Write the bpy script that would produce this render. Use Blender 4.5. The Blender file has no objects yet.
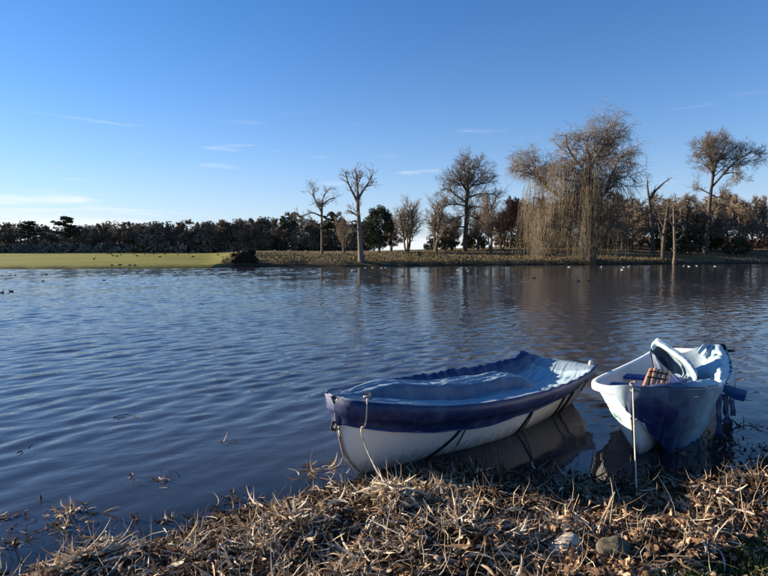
import bpy, math, random
import numpy as np
from mathutils import Vector, Matrix, noise

R = math.radians
scene = bpy.context.scene
col = scene.collection

# ------------------------------------------------------------------ camera
CAM_H, FPX, HORIZON = 2.0, 558.0, 253.0          # eye height over the water, focal length and horizon row (768 x 576 frame)
PITCH = math.atan((288 - HORIZON) / FPX)
cam = bpy.data.cameras.new('camera')
cam.sensor_width = 36.0
cam.lens = 36.0 * FPX / 768.0
cam.clip_start, cam.clip_end = 0.05, 20000
cam_ob = bpy.data.objects.new('camera', cam)
cam_ob.location = (0, 0, CAM_H)
cam_ob.rotation_euler = (math.pi / 2 - PITCH, 0, 0)
col.objects.link(cam_ob)
scene.camera = cam_ob

# ------------------------------------------------------------------ light
SUN_AZ, SUN_EL = -72.0, 13.5                      # degrees from straight ahead (negative: to the left), elevation
sun_dir = Vector((math.sin(R(SUN_AZ)) * math.cos(R(SUN_EL)), math.cos(R(SUN_AZ)) * math.cos(R(SUN_EL)), math.sin(R(SUN_EL))))
sun = bpy.data.lights.new('sun', 'SUN')
sun.energy = 5.0
sun.angle = R(0.5)
sun.color = (1.0, 0.86, 0.68)
sun_ob = bpy.data.objects.new('sun', sun)
sun_ob.rotation_euler = sun_dir.to_track_quat('Z', 'Y').to_euler()
sun_ob.location = (-40, 10, 40)
col.objects.link(sun_ob)

world = bpy.data.worlds.new('World')
scene.world = world
world.use_nodes = True
wt = world.node_tree
wt.nodes.clear()


def wn(kind, **kw):
    n = wt.nodes.new(kind)
    for k, v in kw.items():
        setattr(n, k, v)
    return n


sky = wn('ShaderNodeTexSky', sky_type='NISHITA')
sky.sun_disc = False
sky.sun_elevation = R(SUN_EL)
sky.sun_rotation = R(SUN_AZ)
sky.altitude = 0
sky.air_density = 1.0
sky.dust_density = 0.0
sky.ozone_density = 3.5
geo = wn('ShaderNodeTexCoord')
sep = wn('ShaderNodeSeparateXYZ')
wt.links.new(geo.outputs['Generated'], sep.inputs[0])


def wmath(op, a, b=None, c=None, clamp=False):
    n = wn('ShaderNodeMath', operation=op)
    n.use_clamp = clamp
    for i, v in enumerate((a, b, c)):
        if v is None:
            continue
        if isinstance(v, (int, float)):
            n.inputs[i].default_value = v
        else:
            wt.links.new(v, n.inputs[i])
    return n.outputs[0]


def wrange(v, a, b, c=0.0, d=1.0):
    n = wn('ShaderNodeMapRange', interpolation_type='SMOOTHSTEP')
    wt.links.new(v, n.inputs[0])
    for i, x in enumerate((a, b, c, d)):
        n.inputs[i + 1].default_value = x
    return n.outputs[0]


# low cloud bank along the horizon: streaky noise, thinning out with height
az = wmath('ARCTAN2', sep.outputs[0], sep.outputs[1])
comb = wn('ShaderNodeCombineXYZ')
wt.links.new(wmath('MULTIPLY', az, 2.6), comb.inputs[0])
wt.links.new(wmath('MULTIPLY', sep.outputs[2], 30.0), comb.inputs[1])
cn = wn('ShaderNodeTexNoise')
cn.inputs['Scale'].default_value = 1.3
cn.inputs['Detail'].default_value = 6
cn.inputs['Roughness'].default_value = 0.6
cn.inputs['Distortion'].default_value = 0.5
wt.links.new(comb.outputs[0], cn.inputs['Vector'])
comb2 = wn('ShaderNodeCombineXYZ')
wt.links.new(wmath('MULTIPLY', az, 1.1), comb2.inputs[0])
comb2.inputs[1].default_value = 3.7
cn2 = wn('ShaderNodeTexNoise')
cn2.inputs['Scale'].default_value = 1.0
cn2.inputs['Detail'].default_value = 2
wt.links.new(comb2.outputs[0], cn2.inputs['Vector'])
# height of the bank wanders with azimuth
top = wmath('ADD', wmath('MULTIPLY', wrange(az, -0.05, -0.75), 0.075), wmath('MULTIPLY_ADD', cn2.outputs[0], 0.05, 0.012))
rel = wmath('DIVIDE', sep.outputs[2], top)
body = wmath('SUBTRACT', wmath('MULTIPLY_ADD', cn.outputs[0], 1.7, 0.05), rel)
cloud = wrange(body, 0.05, 0.42)
# a few thin wisps higher up
comb3 = wn('ShaderNodeCombineXYZ')
wt.links.new(wmath('MULTIPLY', az, 7.0), comb3.inputs[0])
wt.links.new(wmath('MULTIPLY', sep.outputs[2], 70.0), comb3.inputs[1])
cn3 = wn('ShaderNodeTexNoise')
cn3.inputs['Scale'].default_value = 0.8
cn3.inputs['Detail'].default_value = 5
cn3.inputs['Distortion'].default_value = 0.3
wt.links.new(comb3.outputs[0], cn3.inputs['Vector'])
wisp = wmath('MULTIPLY', wrange(cn3.outputs[0], 0.60, 0.78), wmath('MULTIPLY', wrange(sep.outputs[2], 0.06, 0.12), wrange(sep.outputs[2], 0.26, 0.16)))
fac = wmath('MAXIMUM', wmath('MULTIPLY', cloud, 0.85), wmath('MULTIPLY', wisp, 0.5), clamp=True)
fac = wmath('MULTIPLY', fac, wrange(sep.outputs[2], -0.01, 0.004))
mixc = wn('ShaderNodeMix', data_type='RGBA')
wt.links.new(fac, mixc.inputs[0])
hs = wn('ShaderNodeHueSaturation')
hs.inputs['Saturation'].default_value = 1.22
wt.links.new(sky.outputs[0], hs.inputs['Color'])
tint = wn('ShaderNodeMix', data_type='RGBA', blend_type='MULTIPLY')
tint.inputs[0].default_value = 1.0
tint.inputs[7].default_value = (1.06, 0.895, 1.03, 1)
wt.links.new(hs.outputs[0], tint.inputs[6])
veil = wn('ShaderNodeMix', data_type='RGBA')      # haze along the horizon, the same all round
wt.links.new(wmath('MULTIPLY', wmath('POWER', 2.718, wmath('MULTIPLY', wmath('MAXIMUM', sep.outputs[2], 0.0), -8.0)), 0.80), veil.inputs[0])
wt.links.new(tint.outputs[2], veil.inputs[6])
veil.inputs[7].default_value = (2.7, 3.6, 4.7, 1)
wt.links.new(veil.outputs[2], mixc.inputs[6])
mixc.inputs[7].default_value = (5.0, 5.25, 5.5, 1)
bg = wn('ShaderNodeBackground')
bg.inputs[1].default_value = 0.072
wt.links.new(mixc.outputs[2], bg.inputs[0])
wo = wn('ShaderNodeOutputWorld')
wt.links.new(bg.outputs[0], wo.inputs[0])

scene.view_settings.view_transform = 'Standard'
scene.view_settings.look = 'None'
scene.view_settings.exposure = 1.42
scene.view_settings.gamma = 1.0
scene.render.engine = 'CYCLES'
scene.cycles.max_bounces = 6
scene.cycles.transparent_max_bounces = 12
scene.cycles.use_denoising = True

# ------------------------------------------------------------------ helpers
rng = np.random.default_rng(11)
rnd = random.Random(5)
CP, SP = math.cos(PITCH), math.sin(PITCH)


def ray(u, v):
    return Vector((u - 384.0, FPX * CP + (288.0 - v) * SP, -FPX * SP + (288.0 - v) * CP))


def P(u, v, z):
    """the point seen at pixel (u, v) of the photograph that lies at height z"""
    r = ray(u, v)
    return Vector((0, 0, CAM_H)) + r * ((z - CAM_H) / r.z)


def PD(u, v, d):
    """the point seen at pixel (u, v) at the distance d along y"""
    r = ray(u, v)
    return Vector((0, 0, CAM_H)) + r * (d / r.y)


def tag(o, label=None, cat=None, group=None, kind=None):
    for k, v in (('label', label), ('category', cat), ('group', group), ('kind', kind)):
        if v is not None:
            o[k] = v
    return o


def link(name, me, mat=None, parent=None, smooth=False):
    o = bpy.data.objects.new(name, me)
    col.objects.link(o)
    if mat is not None and len(me.materials) == 0:
        me.materials.append(mat)
    if parent is not None:
        o.parent = parent
    if smooth and len(me.polygons):
        me.polygons.foreach_set('use_smooth', np.ones(len(me.polygons), bool))
    return o


def empty(name, loc=(0, 0, 0), rz=0.0):
    o = bpy.data.objects.new(name, None)
    o.empty_display_size = 0.2
    o.location = loc
    o.rotation_euler = (0, 0, rz)
    col.objects.link(o)
    return o


def mesh_np(name, verts, faces, k=None):
    """fast mesh from numpy: faces is an (n, k) index array"""
    me = bpy.data.meshes.new(name)
    verts = np.asarray(verts, np.float32)
    faces = np.asarray(faces, np.int32)
    n, k = faces.shape
    me.vertices.add(len(verts))
    me.vertices.foreach_set('co', verts.ravel())
    me.loops.add(n * k)
    me.loops.foreach_set('vertex_index', faces.ravel())
    me.polygons.add(n)
    me.polygons.foreach_set('loop_start', np.arange(0, n * k, k, dtype=np.int32))
    me.update(calc_edges=True)
    me.validate()
    return me


def set_col(me, cols, name='col'):
    a = me.color_attributes.new(name, 'FLOAT_COLOR', 'POINT')
    c = np.ones((len(me.vertices), 4), np.float32)
    c[:, :3] = cols
    a.data.foreach_set('color', c.ravel())


def set_float(me, vals, name):
    a = me.attributes.new(name, 'FLOAT', 'POINT')
    a.data.foreach_set('value', np.asarray(vals, np.float32))


def copy_tree(o, parent=None):
    c = o.copy()
    col.objects.link(c)
    c.parent = parent
    for ch in o.children:
        copy_tree(ch, c)
    return c


def grid_faces(nu, nv, close_v=False):
    """quads of an nu x nv vertex grid (row major)"""
    i, j = np.meshgrid(np.arange(nu - 1), np.arange(nv if close_v else nv - 1), indexing='ij')
    a = i * nv + j
    b = i * nv + (j + 1) % nv
    return np.stack([a, b, b + nv, a + nv], -1).reshape(-1, 4)


class Tubes:
    """collects tapering tubes along polylines and builds them as one mesh"""
    def __init__(self):
        self.g = {}

    def add(self, pts, rad, sides=4):
        self.g.setdefault((len(pts), sides), []).append((pts, rad))

    def arrays(self):
        V, F, off = [], [], 0
        for (n, k), items in self.g.items():
            p = np.array([[tuple(q) for q in it[0]] for it in items], np.float64)
            r = np.array([it[1] for it in items], np.float64)
            t = np.gradient(p, axis=1)
            t /= np.linalg.norm(t, axis=2, keepdims=True) + 1e-9
            ref = np.where(np.abs(t[..., 2:3]) > 0.9, np.array([1.0, 0, 0]), np.array([0, 0, 1.0]))
            a = np.cross(t, ref)
            a /= np.linalg.norm(a, axis=2, keepdims=True) + 1e-9
            b = np.cross(t, a)
            ang = np.arange(k) * 2 * math.pi / k
            ring = p[:, :, None, :] + r[:, :, None, None] * (a[:, :, None, :] * np.cos(ang)[None, None, :, None] + b[:, :, None, :] * np.sin(ang)[None, None, :, None])
            m = len(items)
            V.append(ring.reshape(-1, 3))
            f = grid_faces(n, k, True)
            F.append((f[None] + (np.arange(m) * n * k)[:, None, None]).reshape(-1, 4) + off)
            off += m * n * k
        return np.concatenate(V), np.concatenate(F)

    def build(self, name, mat, parent=None, smooth=True):
        v, f = self.arrays()
        return link(name, mesh_np(name, v, f), mat, parent, smooth)


def tube(name, pts, rad, mat, parent=None, sides=8):
    t = Tubes()
    if isinstance(rad, (int, float)):
        rad = [rad] * len(pts)
    t.add(pts, rad, sides)
    return t.build(name, mat, parent)


def smooth_line(pts, n):
    """Catmull-Rom through the points, n samples"""
    p = np.array([tuple(q) for q in pts], float)
    p = np.vstack([2 * p[0] - p[1], p, 2 * p[-1] - p[-2]])
    out = []
    m = len(p) - 3
    for s in np.linspace(0, m - 1e-6, n):
        i = int(s)
        t = s - i
        a, b, c, d = p[i:i + 4]
        out.append(0.5 * (2 * b + (c - a) * t + (2 * a - 5 * b + 4 * c - d) * t * t + (3 * b - a - 3 * c + d) * t ** 3))
    return np.array(out)


# ------------------------------------------------------------------ materials
def material(name, color=(0.5, 0.5, 0.5), rough=0.7, spec=0.3, attr=None, var=0.0, scale=5.0, bump=0.0, bscale=30.0, metallic=0.0, dark=None, stretch=None, sheen=0.0, trans=0.0):
    m = bpy.data.materials.new(name)
    m.use_nodes = True
    t = m.node_tree
    b = t.nodes['Principled BSDF']
    b.inputs['Roughness'].default_value = rough
    b.inputs['Specular IOR Level'].default_value = spec
    b.inputs['Metallic'].default_value = metallic
    b.inputs['Sheen Weight'].default_value = sheen
    tc = t.nodes.new('ShaderNodeTexCoord')
    vec = tc.outputs['Object']
    if stretch:
        mp = t.nodes.new('ShaderNodeMapping')
        mp.inputs['Scale'].default_value = stretch
        t.links.new(vec, mp.inputs[0])
        vec = mp.outputs[0]
    if attr:
        at = t.nodes.new('ShaderNodeAttribute')
        at.attribute_name = attr
        src = at.outputs['Color']
    else:
        rgb = t.nodes.new('ShaderNodeRGB')
        rgb.outputs[0].default_value = (*color, 1)
        src = rgb.outputs[0]
    if var > 0:
        nz = t.nodes.new('ShaderNodeTexNoise')
        nz.inputs['Scale'].default_value = scale
        nz.inputs['Detail'].default_value = 6
        nz.inputs['Roughness'].default_value = 0.65
        t.links.new(vec, nz.inputs['Vector'])
        mr = t.nodes.new('ShaderNodeMapRange')
        mr.inputs[1].default_value, mr.inputs[2].default_value = 0.3, 0.7
        t.links.new(nz.outputs[0], mr.inputs[0])
        if dark is None:
            mr.inputs[3].default_value, mr.inputs[4].default_value = 1 - var, 1 + var
            mx = t.nodes.new('ShaderNodeMix')
            mx.data_type, mx.blend_type = 'RGBA', 'MULTIPLY'
            mx.inputs[0].default_value = 1
            t.links.new(src, mx.inputs[6])
            t.links.new(mr.outputs[0], mx.inputs[7])
        else:
            mr.inputs[3].default_value, mr.inputs[4].default_value = 0, var
            mx = t.nodes.new('ShaderNodeMix')
            mx.data_type = 'RGBA'
            t.links.new(mr.outputs[0], mx.inputs[0])
            t.links.new(src, mx.inputs[6])
            mx.inputs[7].default_value = (*dark, 1)
        src = mx.outputs[2]
    t.links.new(src, b.inputs['Base Color'])
    if bump > 0:
        nb = t.nodes.new('ShaderNodeTexNoise')
        nb.inputs['Scale'].default_value = bscale
        nb.inputs['Detail'].default_value = 5
        t.links.new(vec, nb.inputs['Vector'])
        bp = t.nodes.new('ShaderNodeBump')
        bp.inputs['Strength'].default_value = 1
        bp.inputs['Distance'].default_value = bump
        t.links.new(nb.outputs[0], bp.inputs['Height'])
        t.links.new(bp.outputs[0], b.inputs['Normal'])
    if trans > 0:                                 # thin leaf: some light comes through
        tr = t.nodes.new('ShaderNodeBsdfTranslucent')
        t.links.new(src, tr.inputs[0])
        ms = t.nodes.new('ShaderNodeMixShader')
        ms.inputs[0].default_value = trans
        t.links.new(b.outputs[0], ms.inputs[1])
        t.links.new(tr.outputs[0], ms.inputs[2])
        t.links.new(ms.outputs[0], t.nodes['Material Output'].inputs[0])
    return m


M = {}
M['bark'] = material('bark', (0.13, 0.105, 0.08), 0.9, 0.1, var=0.35, scale=3, bump=0.03, bscale=6, stretch=(1, 1, 0.25))
M['bark_dark'] = material('bark_dark', (0.08, 0.066, 0.052), 0.9, 0.1, var=0.35, scale=3, bump=0.03, bscale=6, stretch=(1, 1, 0.25))
M['bark_pale'] = material('bark_pale', (0.19, 0.165, 0.13), 0.9, 0.1, var=0.8, scale=0.9, bump=0.05, bscale=5, stretch=(1, 1, 0.25), dark=(0.05, 0.04, 0.03))
M['twig'] = material('twig', (0.21, 0.165, 0.12), 0.9, 0.1)
M['twig_dark'] = material('twig_dark', (0.16, 0.13, 0.10), 0.9, 0.1)
M['twig_willow'] = material('twig_willow', (0.15, 0.122, 0.085), 0.9, 0.1, var=0.3, scale=0.3)
M['twig_grey'] = material('twig_grey', (0.24, 0.20, 0.16), 0.9, 0.1)
M['twig_red'] = material('twig_red', (0.17, 0.10, 0.07), 0.9, 0.1)
M['leaf_evergreen'] = material('leaf_evergreen', (0.05, 0.056, 0.028), 0.8, 0.15, var=0.5, scale=0.6)
M['leaf_cedar'] = material('leaf_cedar', (0.07, 0.075, 0.05), 0.8, 0.15, var=0.5, scale=0.6)
M['leaf_brown'] = material('leaf_brown', (0.10, 0.055, 0.03), 0.8, 0.15, var=0.5, scale=0.5)
M['wood_mass'] = material('wood_mass', (0.20, 0.175, 0.13), 0.9, 0.1, var=0.5, scale=0.15)

# ------------------------------------------------------------------ terrain
NEAR_X = np.array([-400, -60, -20, -8, -4.2, -2.9, -2.1, -1.55, -1.0, -0.45, 0.1, 0.7, 1.3, 1.9, 2.5, 3.2, 4.0, 4.8, 6.0, 9.0, 14.0, 30, 80, 400.0])
NEAR_Y = np.array([-60, -14, -5, -0.4, 1.9, 2.75, 3.30, 3.62, 4.05, 4.45, 4.72, 4.78, 4.72, 4.62, 4.62, 4.85, 5.35, 5.8, 6.3, 6.9, 7.2, 6.5, 4, -20.0])


def shore_y(u, v):
    return P(u, v, 0)


far_pts = [shore_y(*p) for p in ((-1500, 268.6), (-600, 268.6), (-200, 268.8), (0, 268.6), (120, 268.3), (215, 267.6), (232, 266.8), (300, 266.6), (400, 266.2), (460, 265.6), (520, 265.0), (600, 264.6), (680, 263.9), (768, 263.1), (900, 262.9), (1500, 264), (2600, 266))]
FAR_X = np.array([p.x for p in far_pts])
FAR_Y = np.array([p.y for p in far_pts])


def nz(x, y, s, seed=0.0):
    return noise.noise(Vector((x * s + seed, y * s - seed, seed * 0.37)))


def sstep(a, b, x):
    t = np.clip((x - a) / (b - a), 0, 1)
    return t * t * (3 - 2 * t)


MOUNDS = [(P(u, v, 0.1), h, r) for (u, v, h, r) in ((85, 562, 0.10, 0.30), (300, 525, 0.09, 0.28), (395, 508, 0.10, 0.22), (345, 500, 0.05, 0.2), (430, 545, 0.06, 0.4), (720, 500, 0.10, 0.5), (200, 560, 0.05, 0.3))]


def height(x, y):
    yn = float(np.interp(x, NEAR_X, NEAR_Y))
    yf = float(np.interp(x, FAR_X, FAR_Y))
    sn = yn - y                                   # > 0 on the near bank
    sf = y - yf                                   # > 0 beyond the far shore
    if sn > sf:
        sn += 0.22 * nz(x, y, 1.1, 3.0) + 0.10 * nz(x, y, 3.1, 8.0) if sn < 6 else 0
        if sn > 0:
            h = 0.015 + 0.09 * min(sn, 1.2) + 0.09 * max(0, min(sn, 5) - 1.2)
            for (mp_, mh, mr_) in MOUNDS:
                dd = ((x - mp_.x) ** 2 + (y - mp_.y) ** 2) / (mr_ * mr_)
                if dd < 6:
                    h += mh * math.exp(-dd)
            h += min(1, sn * 1.4) * (0.055 * nz(x, y, 1.7, 1.0) + 0.055 * nz(x, y, 4.2, 2.0) + 0.02 * nz(x, y, 9.0, 6.0)) * (1.0 if sn < 4 else 0.5)
        else:
            h = 0.02 + max(-2.0, 0.22 * sn) + 0.03 * nz(x, y, 2.0, 5.0)
        return h
    px = 384 + FPX * x / max(y, 1.0)              # where along the far shore
    right = float(sstep(205, 250, px))
    hill = float(sstep(330, 640, px))
    if sf < 0:
        return max(-2.0, 0.2 * sf) - 0.02
    step = float(sstep(0, 1.6, sf))
    left = 0.34 * step + 0.0115 * min(sf, 170)
    mid = 0.62 * step + 0.045 * min(sf, 28) + 0.016 * max(0, min(sf, 70) - 28)
    rgt = 0.70 * step + 0.072 * min(sf, 26) + 0.050 * max(0, min(sf, 75) - 26)
    h = left * (1 - right) + right * (mid * (1 - hill) + rgt * hill)
    h += right * 0.10 * nz(x, y, 0.45, 4.0) * min(1, sf / 3) + 0.06 * nz(x, y, 0.08, 2.0) * min(1, sf / 4)
    return h


def hit(u, v, d0=3.0, d1=400.0):
    """first point of the ground seen at pixel (u, v)"""
    d = d0
    while d < d1:
        p = PD(u, v, d)
        if p.z < height(p.x, p.y):
            return Vector((p.x, p.y, height(p.x, p.y)))
        d *= 1.004
    p = PD(u, v, d1)
    return Vector((p.x, p.y, height(p.x, p.y)))


def on_ground(u, d):
    x = (u - 384.0) / FPX * d * (CP + 0.0)        # nearly level rays at tree distance
    return Vector((x, d, height(x, d)))


# polar sheet, fine in front of the camera
ang = np.concatenate([np.arange(-180, -50, 4.0), np.arange(-50, 50, 0.5), np.arange(50, 180, 4.0)])
rad = [0.4]
while rad[-1] < 6000:
    r = rad[-1]
    rad.append(r + (0.045 if r < 7 else 0.06 * (r - 6.25) if r < 40 else 2.2 if r < 150 else r * 0.06))
rad = np.array(rad)
gv = np.zeros((len(rad), len(ang), 3))
for i, r in enumerate(rad):
    for j, a in enumerate(ang):
        x, y = r * math.sin(R(a)), r * math.cos(R(a))
        gv[i, j] = (x, y, height(x, y))
V = gv.reshape(-1, 3)
F = grid_faces(len(rad), len(ang), True)
centre = len(V)
V = np.vstack([V, [[0, 0, height(0, 0)]]])
me = mesh_np('ground', V, F)
# colour by what grows there
gc = np.zeros((len(V), 3))
for i, (x, y, z) in enumerate(V):
    yn = np.interp(x, NEAR_X, NEAR_Y)
    yf = np.interp(x, FAR_X, FAR_Y)
    if y < (yn + yf) / 2:
        mud = np.array((0.045, 0.032, 0.02))
        grass = np.array((0.07, 0.085, 0.025))
        g = float(sstep(1.9, 2.5, (yn - y) + 0.55 * (x - 1.4) * 0.4 + 0.3 * nz(x, y, 1.5, 9)) * sstep(0.8, 1.7, x))
        c = mud * (1 - g) + grass * g
    else:
        sf = y - yf
        px = 384 + FPX * x / max(y, 1.0)
        rt = float(sstep(215, 240, px + 12 * nz(x, y, 0.2, 1)))
        mead = np.array((0.19, 0.185, 0.043)) * (1 + 0.3 * nz(x, y, 0.05, 6) + 0.25 * nz(x * 0.3, y, 0.25, 3)) + np.array((0.05, 0.025, 0.01)) * max(0, nz(x * 0.4, y, 0.12, 8))
        rough = np.array((0.15, 0.11, 0.06)) * (1 + 0.5 * nz(x, y, 0.12, 3))
        gr = float(sstep(-0.1, 0.4, nz(x, y, 0.07, 12))) * float(sstep(600, 380, px))
        rough = rough * (1 - 0.6 * gr) + np.array((0.10, 0.095, 0.04)) * 0.6 * gr
        bank = np.array((0.035, 0.026, 0.016))
        b = 1 - float(sstep(0.3, 1.3, sf + 0.4 * nz(x, y, 0.4, 8)))
        c = mead * (1 - rt) + rough * rt
        c = c * (1 - b) + bank * b
    gc[i] = c
set_col(me, gc)
M['ground'] = material('ground', attr='col', rough=0.95, spec=0.05, var=0.45, scale=2.2, bump=0.012, bscale=30)
ground = tag(link('ground', me, M['ground'], smooth=True), kind='structure', label='bank, meadow and rough grass around the lake')

# ------------------------------------------------------------------ water
def depth_np(x, y):
    return np.minimum(0.22 * (y - np.interp(x, NEAR_X, NEAR_Y)), 0.2 * (np.interp(x, FAR_X, FAR_Y) - y)) - 0.01


# wind ripples: many short wave trains running towards the near bank
wg = np.random.default_rng(17)
NW = 64
lam = np.exp(wg.uniform(math.log(0.20), math.log(0.85), NW))
wdir = R(-42) + wg.normal(0, 0.45, NW)
wk = 2 * math.pi / lam
wslope = 0.072 * math.sqrt(2 / NW) * np.where(lam < 0.5, 1.1, 0.85)
wph = wg.uniform(0, 6.28, NW)


def ripples(x, y):
    z = np.zeros_like(x)
    for q in range(NW):
        z += wslope[q] / wk[q] * np.sin(wk[q] * (x * math.cos(wdir[q]) + y * math.sin(wdir[q])) + wph[q])
    gust = 1.0 + 0.35 * np.sin(x * 0.21 + 1.3 * np.sin(y * 0.13)) * np.sin(y * 0.17 + 0.7) + 0.2 * np.sin(x * 0.8 - y * 0.5)
    return z * gust


def polar(rr, aa):
    r_, a_ = np.meshgrid(rr, np.radians(aa), indexing='ij')
    return r_ * np.sin(a_), r_ * np.cos(a_)


# fine sheet in front of the camera, carrying the ripples as real relief
fr_ = np.concatenate([np.arange(2.4, 20, 0.065), np.arange(20, 50, 0.105), np.arange(50, 122, 0.18)])
fa_ = np.arange(-44, 44.01, 0.32)
x, y = polar(fr_, fa_)
dep = depth_np(x, y)
edge = np.clip((44 - np.abs(fa_)) / 3, 0, 1)[None, :]
z = ripples(x, y) * np.clip(0.10 + 0.9 * dep / 1.1, 0.10, 1.0) * edge
v1 = np.stack([x, y, z], -1).reshape(-1, 3)
d1_ = dep.ravel()
f1 = grid_faces(len(fr_), len(fa_))
f1 = f1[d1_[f1].max(1) > -0.09]
# the rest of the lake, flat
cr = np.concatenate([np.arange(1.0, 2.4, 0.2), [2.4], np.geomspace(2.8, 122, 60), np.geomspace(135, 900, 24)])
ca_ = np.concatenate([np.arange(44, 316, 4.0), [316.0]])
x, y = polar(cr, ca_)
v2 = np.stack([x, y, 0 * x], -1).reshape(-1, 3)
d2_ = depth_np(x, y).ravel()
f2 = grid_faces(len(cr), len(ca_))
f2 = f2[d2_[f2].max(1) > -0.09]
br_ = np.concatenate([[122.0 - 0.2], np.geomspace(135, 900, 14)])
x, y = polar(br_, np.arange(-44, 44.01, 4.0))
v3 = np.stack([x, y, 0 * x], -1).reshape(-1, 3)
d3_ = depth_np(x, y).ravel()
f3 = grid_faces(len(br_), 23)
f3 = f3[d3_[f3].max(1) > -0.09]
me = mesh_np('water', np.vstack([v1, v2, v3]), np.vstack([f1, f2 + len(v1), f3 + len(v1) + len(v2)]))
set_float(me, np.concatenate([d1_, d2_, d3_]), 'depth')

mw = bpy.data.materials.new('lake_water')
mw.use_nodes = True
t = mw.node_tree
t.nodes.clear()


def N(kind, **kw):
    n = t.nodes.new(kind)
    for k, v in kw.items():
        setattr(n, k, v)
    return n


tc = N('ShaderNodeTexCoord')


def wave_layer(rot, sx, sy, detail, dist=0.0, rough=0.5):
    mp = N('ShaderNodeMapping')
    mp.inputs['Rotation'].default_value = (0, 0, R(rot))
    mp2 = N('ShaderNodeMapping')
    mp2.inputs['Scale'].default_value = (sx, sy, 1)
    t.links.new(tc.outputs['Object'], mp.inputs[0])
    t.links.new(mp.outputs[0], mp2.inputs[0])
    nn = N('ShaderNodeTexNoise', noise_dimensions='2D')
    nn.inputs['Scale'].default_value = 1
    nn.inputs['Detail'].default_value = detail
    nn.inputs['Roughness'].default_value = rough
    nn.inputs['Distortion'].default_value = dist
    t.links.new(mp2.outputs[0], nn.inputs['Vector'])
    return nn.outputs[0]


def tm(op, a, b):
    n = N('ShaderNodeMath', operation=op)
    for i, v in enumerate((a, b)):
        if isinstance(v, (int, float)):
            n.inputs[i].default_value = v
        else:
            t.links.new(v, n.inputs[i])
    return n.outputs[0]


w2 = wave_layer(-25, 1.5, 4.2, 2.0, 0.4)          # crossing ripples
w3 = wave_layer(-60, 6.0, 11.0, 2.0)              # fine wind texture
patch = wave_layer(10, 0.05, 0.16, 2.0)           # calmer and rougher patches
mr = N('ShaderNodeMapRange')
mr.inputs[1].default_value, mr.inputs[2].default_value = 0.35, 0.65
mr.inputs[3].default_value, mr.inputs[4].default_value = 0.6, 1.25
t.links.new(patch, mr.inputs[0])
# sheltered, calmer water close to the bank
dp = N('ShaderNodeAttribute', attribute_name='depth')
shel = N('ShaderNodeMapRange')
shel.inputs[1].default_value, shel.inputs[2].default_value = 0.0, 0.5
shel.inputs[3].default_value, shel.inputs[4].default_value = 0.2, 1.0
t.links.new(dp.outputs['Fac'], shel.inputs[0])
hsum = tm('ADD', tm('MULTIPLY', w2, 0.007), tm('MULTIPLY', w3, 0.0020))
hsum = tm('MULTIPLY', tm('MULTIPLY', hsum, mr.outputs[0]), shel.outputs[0])
bump = N('ShaderNodeBump')
bump.inputs['Strength'].default_value = 1.0
bump.inputs['Distance'].default_value = 1.0
t.links.new(hsum, bump.inputs['Height'])
fr = N('ShaderNodeFresnel')
fr.inputs['IOR'].default_value = 1.48
t.links.new(bump.outputs[0], fr.inputs['Normal'])
gl = N('ShaderNodeBsdfGlossy')
gl.inputs['Roughness'].default_value = 0.04
t.links.new(bump.outputs[0], gl.inputs['Normal'])
murk = N('ShaderNodeBsdfDiffuse')
murk.inputs['Color'].default_value = (0.047, 0.052, 0.066, 1)
trp = N('ShaderNodeBsdfTransparent')
trp.inputs['Color'].default_value = (0.62, 0.60, 0.50, 1)
opq = tm('SUBTRACT', 1.0, tm('POWER', 0.02, tm('MAXIMUM', dp.outputs['Fac'], 0.0)))
mx1 = N('ShaderNodeMixShader')
t.links.new(opq, mx1.inputs[0])
t.links.new(trp.outputs[0], mx1.inputs[1])
t.links.new(murk.outputs[0], mx1.inputs[2])
mx2 = N('ShaderNodeMixShader')
t.links.new(fr.outputs[0], mx2.inputs[0])
t.links.new(mx1.outputs[0], mx2.inputs[1])
t.links.new(gl.outputs[0], mx2.inputs[2])
out = N('ShaderNodeOutputMaterial')
t.links.new(mx2.outputs[0], out.inputs[0])
water = tag(link('water', me, mw, smooth=True), kind='structure', label='rippled blue lake water')

# ------------------------------------------------------------------ trees
def rvec(r):
    return Vector((r.gauss(0, 1), r.gauss(0, 1), r.gauss(0, 1))).normalized()


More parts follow.
